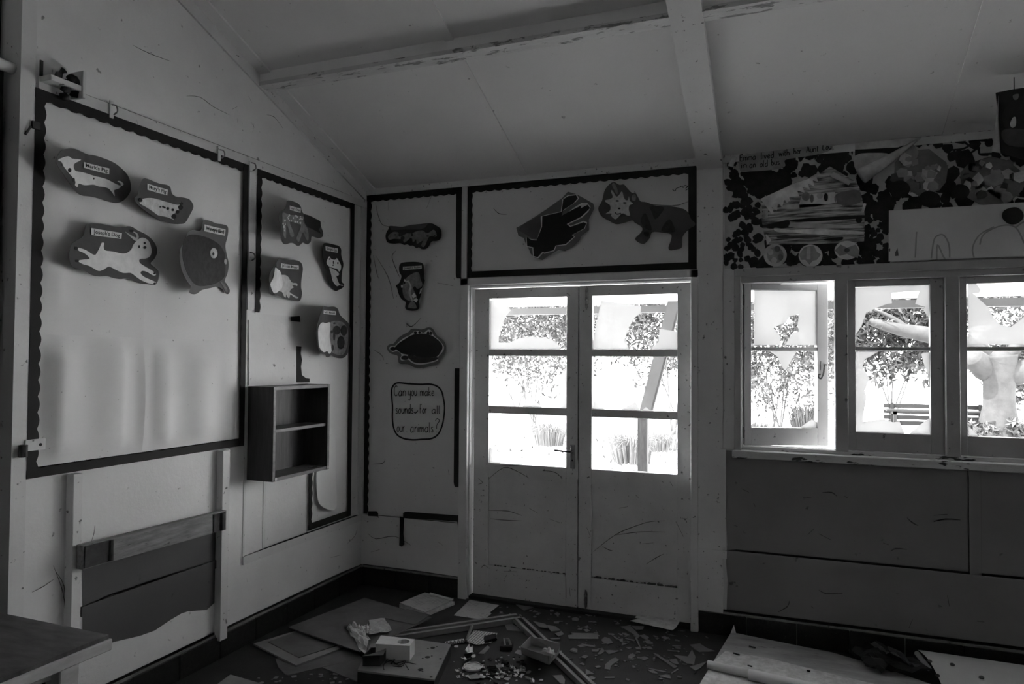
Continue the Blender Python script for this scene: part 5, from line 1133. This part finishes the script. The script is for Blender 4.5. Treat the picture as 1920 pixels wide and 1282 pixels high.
for k in range(22):
    p = Fp(*f3((rs.uniform(560, 980), rs.gauss(960, 70))), 0); r = rs.uniform(.006, .018); mb.tube([(p[0]-r, p[1], r*.4), (p[0]+r, p[1]+rs.uniform(-r, r), r*.5)], r*.5, 5)
o = mb.build('dark_rubble', cardb); tag(o, 'heap of dark burnt rubble in the foreground scraps', 'rubble', kind='stuff')
fsheet('hardboard_sheet', 'pale board edge just entering at the bottom left of the floor', 'board', IDF, [(405, 1284), (432, 1264), (500, 1284), (500, 1300), (405, 1300)], .02, .012, hardl)

# ---- boards and rolls at bottom right
rb = thing('peeling_board', 'large pale peeling board lying below the windows', 'board', tuple(Fp(1450, 1240, 0)))
P = fpoly(IDF, [(1371, 1184), (1480, 1206), (1560, 1222), (1640, 1245), (1800, 1300), (1900, 1420), (1240, 1420), (1311, 1282), (1337, 1240)], .05)
MB().prism([(p[0], p[1], .030) for p in P], (0, 0, .018)).build('board', deckm, rb)
P = fpoly(IDF, [(1360, 1220), (1440, 1233), (1540, 1258), (1650, 1284), (1760, 1330), (1700, 1420), (1245, 1420), (1312, 1282), (1337, 1240)], .052)
MB().prism([(p[0], p[1], .0485) for p in P], (0, 0, .003)).build('paper_layer', offw, rb)
MB().prism([tuple(Fp(1370, 1186, .05)), tuple(Fp(1380, 1186, .05)), tuple(Fp(1376, 1171, .08))], (0, -.004, 0)).build('torn_tip', offw, rb)
rp = thing('paper_roll', 'long rolled white paper lying on the peeling board', 'paper roll', tuple(Fp(1440, 1262, .05)))
def rollf(a, b, r, name):
    a = Fp(*a, .052+r); b = Fp(*b, .052+r); MB().tube([tuple(a), tuple(b)], r, 16).build(name, sheetm, rp, 0, True)
rollf((1327, 1245), (1410, 1264), .019, 'inner_roll'); rollf((1404, 1264), (1640, 1316), .024, 'outer_roll')
for k, (p, L_) in enumerate((((1375, 1224), .03), ((1402, 1247), .02), ((1513, 1257), .012), ((1405, 1211), .03))):
    q = Fp(*p, .054); MB().tube([(q[0], q[1], .054), (q[0]+L_, q[1]-L_*.4, .055)], .004, 5).build('dark_chip', cardb, rb)
# dark crumpled sheet
dk = []
crumple('dark_sheet', 'dark crumpled sheet between the peeling board and the curved card', 'sheet', f6, [(140, 260), (480, 195), (1040, 480), (420, 440)], .055, .050, cardb, 40, 8)
crumple('dark_sheet', 'dark folded sheet tucked against the skirting below the windows', 'sheet', f6, [(370, 180), (560, 215), (900, 420), (700, 350)], .075, .04, card, 41, 6)
# curved pale card at far right
cc = thing('curved_card', 'curved pale spotted card leaning at the bottom right corner', 'card', tuple(Fp(1800, 1270, 0)))
vs = []; fs = []; na, nb = 12, 10
e0, e1 = Fp(*f6((855, 232)), .10), Fp(*f6((1110, 560)), .05)
dx = np.array([1.0, -.03, .0]); L_ = 1.1
for j in range(nb+1):
    v = j/nb; base = np.array(e0)*(1-v)+np.array(e1)*v; base[2] = .115-.075*v+.03*math.sin(v*math.pi)
    for i in range(na+1): q = base+dx*L_*i/na; vs.append(q)
for j in range(nb):
    for i in range(na): k = j*(na+1)+i; fs.append((k, k+1, k+na+2, k+na+1))
o = MB().add(vs, fs).build('card_sheet', sheetm, cc, 0, True)
for p in ((985, 342), (1220, 358), (1140, 425), (1555, 440), (1895, 510)):
    d = ray(*f6(p)); best = min((np.linalg.norm(np.cross(np.array(v)-CAM, d/np.linalg.norm(d))), i) for i, v in enumerate(vs)); q = vs[best[1]]
    MB().tube([(q[0], q[1], q[2]+.001), (q[0], q[1]-.001, q[2]+.004)], .010, 8).build('stain_spot', card, cc)
MB().tube([tuple(e0+np.array([0, .02, -.01])), tuple(e0*.5+e1*.5+np.array([-.004, 0, .0])), ], .012, 10).build('curled_edge', sheetm, cc, 0, True)

# ================================================================ DESK (bottom left)
dk = thing('desk', 'dark topped wooden desk corner in the left foreground', 'desk', (.42, -3.1, 0))
box('desk_top', .03, .818, -3.75, -2.585, .688, .700, deskt, dk)
box('top_edging', .03, .826, -3.76, -2.578, .655, .688, desks, dk, .003)
box('apron', .70, .73, -3.7, -2.66, .60, .655, desks, dk)
for x, y in ((.735, -2.665), (.08, -2.665), (.735, -3.7), (.08, -3.7)): box('leg', x-.03, x+.03, y-.03, y+.03, 0, .655, desks, dk, .003)
box('back_panel', .10, .70, -2.69, -2.675, .25, .655, cardb, dk)

# ================================================================ OUTSIDE
def gz(y): return -.12+.022*max(0, y)
vs = []; fs = []
xs = np.linspace(-40, 45, 30); ys = [.12, 1, 2, 4, 6, 9, 12, 16, 22, 30, 45, 70]
for y in ys:
    for x in xs: vs.append((x, y, gz(min(y, 16))))
for j in range(len(ys)-1):
    for i in range(29): k = j*30+i; fs.append((k, k+1, k+31, k+30))
gr = MB().add(vs, fs).build('ground', ground); tag(gr, 'sunlit pale ground outside', None, None, 'structure')
gi = MB().add([(-40, .12, -.12), (45, .12, -.12), (45, -45, -.12), (-40, -45, -.12)], [(0, 1, 2, 3)]).build('ground_behind', ground); tag(gi, 'ground around the building', None, None, 'structure')
ve = thing('veranda_roof', 'white veranda roof with a grey fascia outside the windows', 'veranda', (2.5, 1.3, 2.0))
MB().prism([(-1.5, .14, 2.40), (-1.5, 2.5, 2.045), (-1.5, 2.5, 2.085), (-1.5, .14, 2.44)], (9.5, 0, 0)).build('roof_sheet', soffit, ve)
box('fascia', -1.5, 8.0, 2.46, 2.52, 1.965, 2.03, fascia, ve)
lpst = thing('leaning_post', 'leaning grey veranda board above a dark post stump outside the right door', 'post', (1.44, 2.5, 0))
a = Bp(1207, 778, -2.4); b = Bp(1268, 545, -2.4)
s = np.array([.055, 0, .014])
MB().prism([tuple(a-s), tuple(a+s), tuple(b+s), tuple(b-s)], (0, .05, 0)).build('leaning_board', postw, lpst)
MB().prism([tuple(a+s), tuple(a+s*1.35), tuple(b+s*1.35), tuple(b+s)], (0, .06, 0)).build('split_edge', postd, lpst)
x0 = Bp(1196, 800, -2.45)[0]; x1 = Bp(1214, 800, -2.45)[0]
box('stump', x0, x1, 2.42, 2.52, gz(2.4), Bp(1207, 770, -2.45)[2], postd, lpst, .004)
# foliage
def leaves(n, cen, rad, size, seed, shell=.55, zmin=None):
    r = np.random.RandomState(seed); d = r.normal(size=(n, 3)); d /= np.linalg.norm(d, axis=1)[:, None]
    rr = shell+(1-shell)*r.rand(n, 1)**.6; lump = 1+.22*np.sin(d[:, :1]*7+seed)*np.sin(d[:, 2:3]*6+seed*2)+.12*np.sin(d[:, 1:2]*13)
    p = np.array(cen)+d*rr*np.array(rad)*lump
    if zmin is not None: p[:, 2] = np.maximum(p[:, 2], zmin+r.rand(n)*.2)
    u = r.normal(size=(n, 3)); u /= np.linalg.norm(u, axis=1)[:, None]; v = np.cross(u, r.normal(size=(n, 3))); v /= np.linalg.norm(v, axis=1)[:, None]
    keep = (d[:, 2] > -.15) | (r.rand(n) < np.clip(1.15+d[:, 2]*.95, .28, 1)); p, u, v = p[keep], u[keep], v[keep]; n = len(p)
    s = size*(.6+.8*r.rand(n, 1)); q = np.stack([p-u*s, p+v*s*.33, p+u*s, p-v*s*.33], 1).reshape(-1, 3)
    return q
def leaf_mesh(name, q, m, parent):
    n = len(q)//4; me = bpy.data.meshes.new(name); me.vertices.add(len(q)); me.vertices.foreach_set('co', q.astype(np.float32).ravel())
    me.loops.add(4*n); me.loops.foreach_set('vertex_index', np.arange(4*n, dtype=np.int32)); me.polygons.add(n)
    me.polygons.foreach_set('loop_start', np.arange(0, 4*n, 4, dtype=np.int32)); me.update(calc_edges=True); me.validate()
    me.materials.append(m); o = bpy.data.objects.new(name, me); COL.objects.link(o); tag(o, kind='stuff'); return attach(o, parent)
def bush(label, cen, rad, n, size, seed, m, name='garden_bush'):
    g = gz(min(cen[1], 16)); t = thing(name, label, 'bush', (cen[0], cen[1], g))
    leaf_mesh('foliage', leaves(n, cen, rad, size, seed, .5, g), m, t); mb = MB(); r = random.Random(seed)
    for k in range(6): mb.tube([(cen[0]+r.uniform(-.1, .1), cen[1]+r.uniform(-.1, .1), g), (cen[0]+r.uniform(-.5, .5)*rad[0], cen[1]+r.uniform(-.4, .4)*rad[1], cen[2]-rad[2]*.2), (cen[0]+r.uniform(-.8, .8)*rad[0], cen[1]+r.uniform(-.6, .6)*rad[1], cen[2]+r.uniform(0, .7)*rad[2])], .02, 5, True, [.016, .010, .005])
    mb.build('stems', grassm, t)
bush('leafy bush seen through the left door', (-1.9, 9.0, 2.15), (1.55, 1.0, 1.2), 12000, .058, 1, leafm)
bush('tall bush behind the leaning post', (.75, 9.6, 2.25), (1.2, .9, 1.3), 11000, .058, 2, leafm)
bush('bush seen through the open casement', (2.55, 10.2, 1.8), (1.15, .9, 1.25), 10500, .058, 3, leafm)
bush('big-leaved bush behind the bench', (4.9, 13.6, 2.1), (1.7, 1.0, 1.1), 11000, .085, 4, leafm)
bush('pale bush far left behind the others', (-3.6, 12.5, 2.6), (1.8, 1.0, 1.5), 7000, .07, 5, leaf2)
bush('bush at the far right behind the tree', (8.2, 14.0, 1.6), (1.5, 1.0, 1.2), 7000, .085, 6, leafm)
# tree
tx, ty = Bp(1874, 800, -11.4)[0], 11.4; tg = gz(ty)
tt = thing('pollarded_tree', 'thick pale pollarded tree beside the bench', 'tree', (tx, ty, tg))
mb = MB(); mb.tube(spline([(tx-.0, ty, tg-.1), (tx-.01, ty, tg+.25), (tx+.0, ty, tg+.7), (tx+.0, ty, 1.35), (tx-.02, ty, 1.65)], 4, False), .3, 16, True, [.42-.16*min(1, i/7)+.06*max(0, (i-10)/6) for i in range(17)])
mb.build('trunk', bark, tt, 0, True)
def limb(pts, tp):
    q = spline(pts, 5, False); t = [np.interp(i/(len(q)-1), [k/(len(tp)-1) for k in range(len(tp))], tp) for i in range(len(q))]
    MB().tube(q, .1, 12, True, t).build('limb', bark, tt, 0, True)
pz = lambda px, py, y=11.4: tuple(Bp(px, py, -y))
limb([pz(1874, 705), pz(1850, 692), pz(1830, 676, 11.2), pz(1822, 668, 11.1)], [.20, .24, .20, .17])
limb([pz(1868, 705), pz(1868, 685), pz(1880, 668, 11.2)], [.2, .2, .17])
limb([pz(1880, 705), pz(1905, 700), pz(1935, 690), pz(1960, 680)], [.2, .22, .2, .18])
limb([pz(1880, 700), pz(1890, 670), pz(1915, 640), pz(1950, 600)], [.16, .13, .10, .08])
limb([pz(1868, 690, 11.8), pz(1835, 655, 11.8), pz(1760, 632, 11.8), pz(1690, 618, 11.8), pz(1630, 602, 11.8)], [.17, .15, .17, .13, .07])
limb([pz(1700, 620, 11.8), pz(1680, 600, 11.8), pz(1640, 580, 11.8)], [.10, .05, .03])
leaf_mesh('foliage', np.concatenate([leaves(6500, (4.6, 12.6, 2.75), (1.9, .9, .75), .065, 21, .2), leaves(3600, (6.9, 12.3, 2.75), (1.4, .9, .7), .065, 22, .2), leaves(500, (tx-.35, 11.2, tg+.12), (.35, .3, .18), .08, 23, .1), leaves(700, (tx+.4, 11.1, tg+.16), (.45, .3, .24), .08, 24, .1)]), leafm, tt)
# bench
bx0, bx1 = Bp(1657, 770, -12.1)[0], Bp(1852, 770, -12.1)[0]; bg_ = gz(12.1)
be = thing('garden_bench', 'dark slatted wooden garden bench beside the tree', 'bench', ((bx0+bx1)/2, 12.1, bg_))
zt4 = Bp(1660, 756, -12.1)[2]
for k in range(4): box('back_slat', bx0, bx1, 12.1, 12.13, zt4-.085-.115*k, zt4-.115*k, benchw, be, .004)
for k in range(4): box('seat_slat', bx0, bx1, 11.62+.1*k, 11.70+.1*k, bg_+.40, bg_+.43, benchw, be, .004)
for x in (bx0+.12, (bx0+bx1)/2, bx1-.16):
    box('upright', x, x+.06, 12.06, 12.10, bg_, zt4+.02, benchw, be); box('front_leg', x, x+.06, 11.64, 11.70, bg_, bg_+.40, benchw, be); box('seat_bearer', x, x+.06, 11.64, 12.08, bg_+.34, bg_+.40, benchw, be)
# grass tussocks
def tussock(px, py, yy, h, n, seed, label):
    b = Bp(px, py, -yy); g = gz(yy); r = random.Random(seed); mb = MB()
    for k in range(n):
        an = r.random()*6.28; rad = r.uniform(0, .26); x, y = b[0]+rad*math.cos(an), yy+rad*math.sin(an); le = h*r.uniform(.6, 1.1); lx, ly = math.cos(an)*le*r.uniform(.2, .7), math.sin(an)*le*r.uniform(.2, .6)
        wd = .008; p = [(x, y, g), (x+lx*.4, y+ly*.4, g+le*.7), (x+lx, y+ly, g+le*r.uniform(.5, 1.0))]
        for i in range(2):
            w0, w1 = wd*(1-i*.4), wd*(1-(i+1)*.45); a, c = p[i], p[i+1]
            mb.add([(a[0]-w0, a[1], a[2]), (a[0]+w0, a[1], a[2]), (c[0]+w1, c[1], c[2]), (c[0]-w1, c[1], c[2])], [(0, 1, 2, 3)])
    o = mb.build('grass_tussock', grassm); tag(o, label, 'grass', kind='stuff')
tussock(1185, 830, 6.2, .55, 420, 1, 'dry grass tussock behind the post stump'); tussock(1030, 830, 7.5, .5, 320, 2, 'dry grass tussock seen through the left door'); tussock(1515, 780, 10.5, .75, 420, 3, 'dry grass tussock seen through the open casement'); tussock(1238, 815, 7.5, .4, 200, 4, 'dry grass tussock right of the post stump'); tussock(1420, 800, 10.0, .35, 200, 5, 'low dry grass seen at the left of the open casement')
r = np.random.RandomState(5); n_ = 1500
p = np.stack([r.uniform(-2.5, 4.5, n_), r.uniform(2.2, 8.5, n_), np.zeros(n_)], 1); p[:, 2] = -.12+.022*p[:, 1]+.02
u = r.normal(size=(n_, 3))*[1, 1, .25]; u /= np.linalg.norm(u, axis=1)[:, None]; v = np.cross(u, [0, 0, 1]); s_ = .05*(.5+r.rand(n_, 1))
o = leaf_mesh('leaf_litter', np.stack([p-u*s_, p+v*s_*.4, p+u*s_, p-v*s_*.4], 1).reshape(-1, 3), litter, None); tag(o, 'dry fallen leaves scattered on the ground outside', 'leaf litter', kind='stuff')
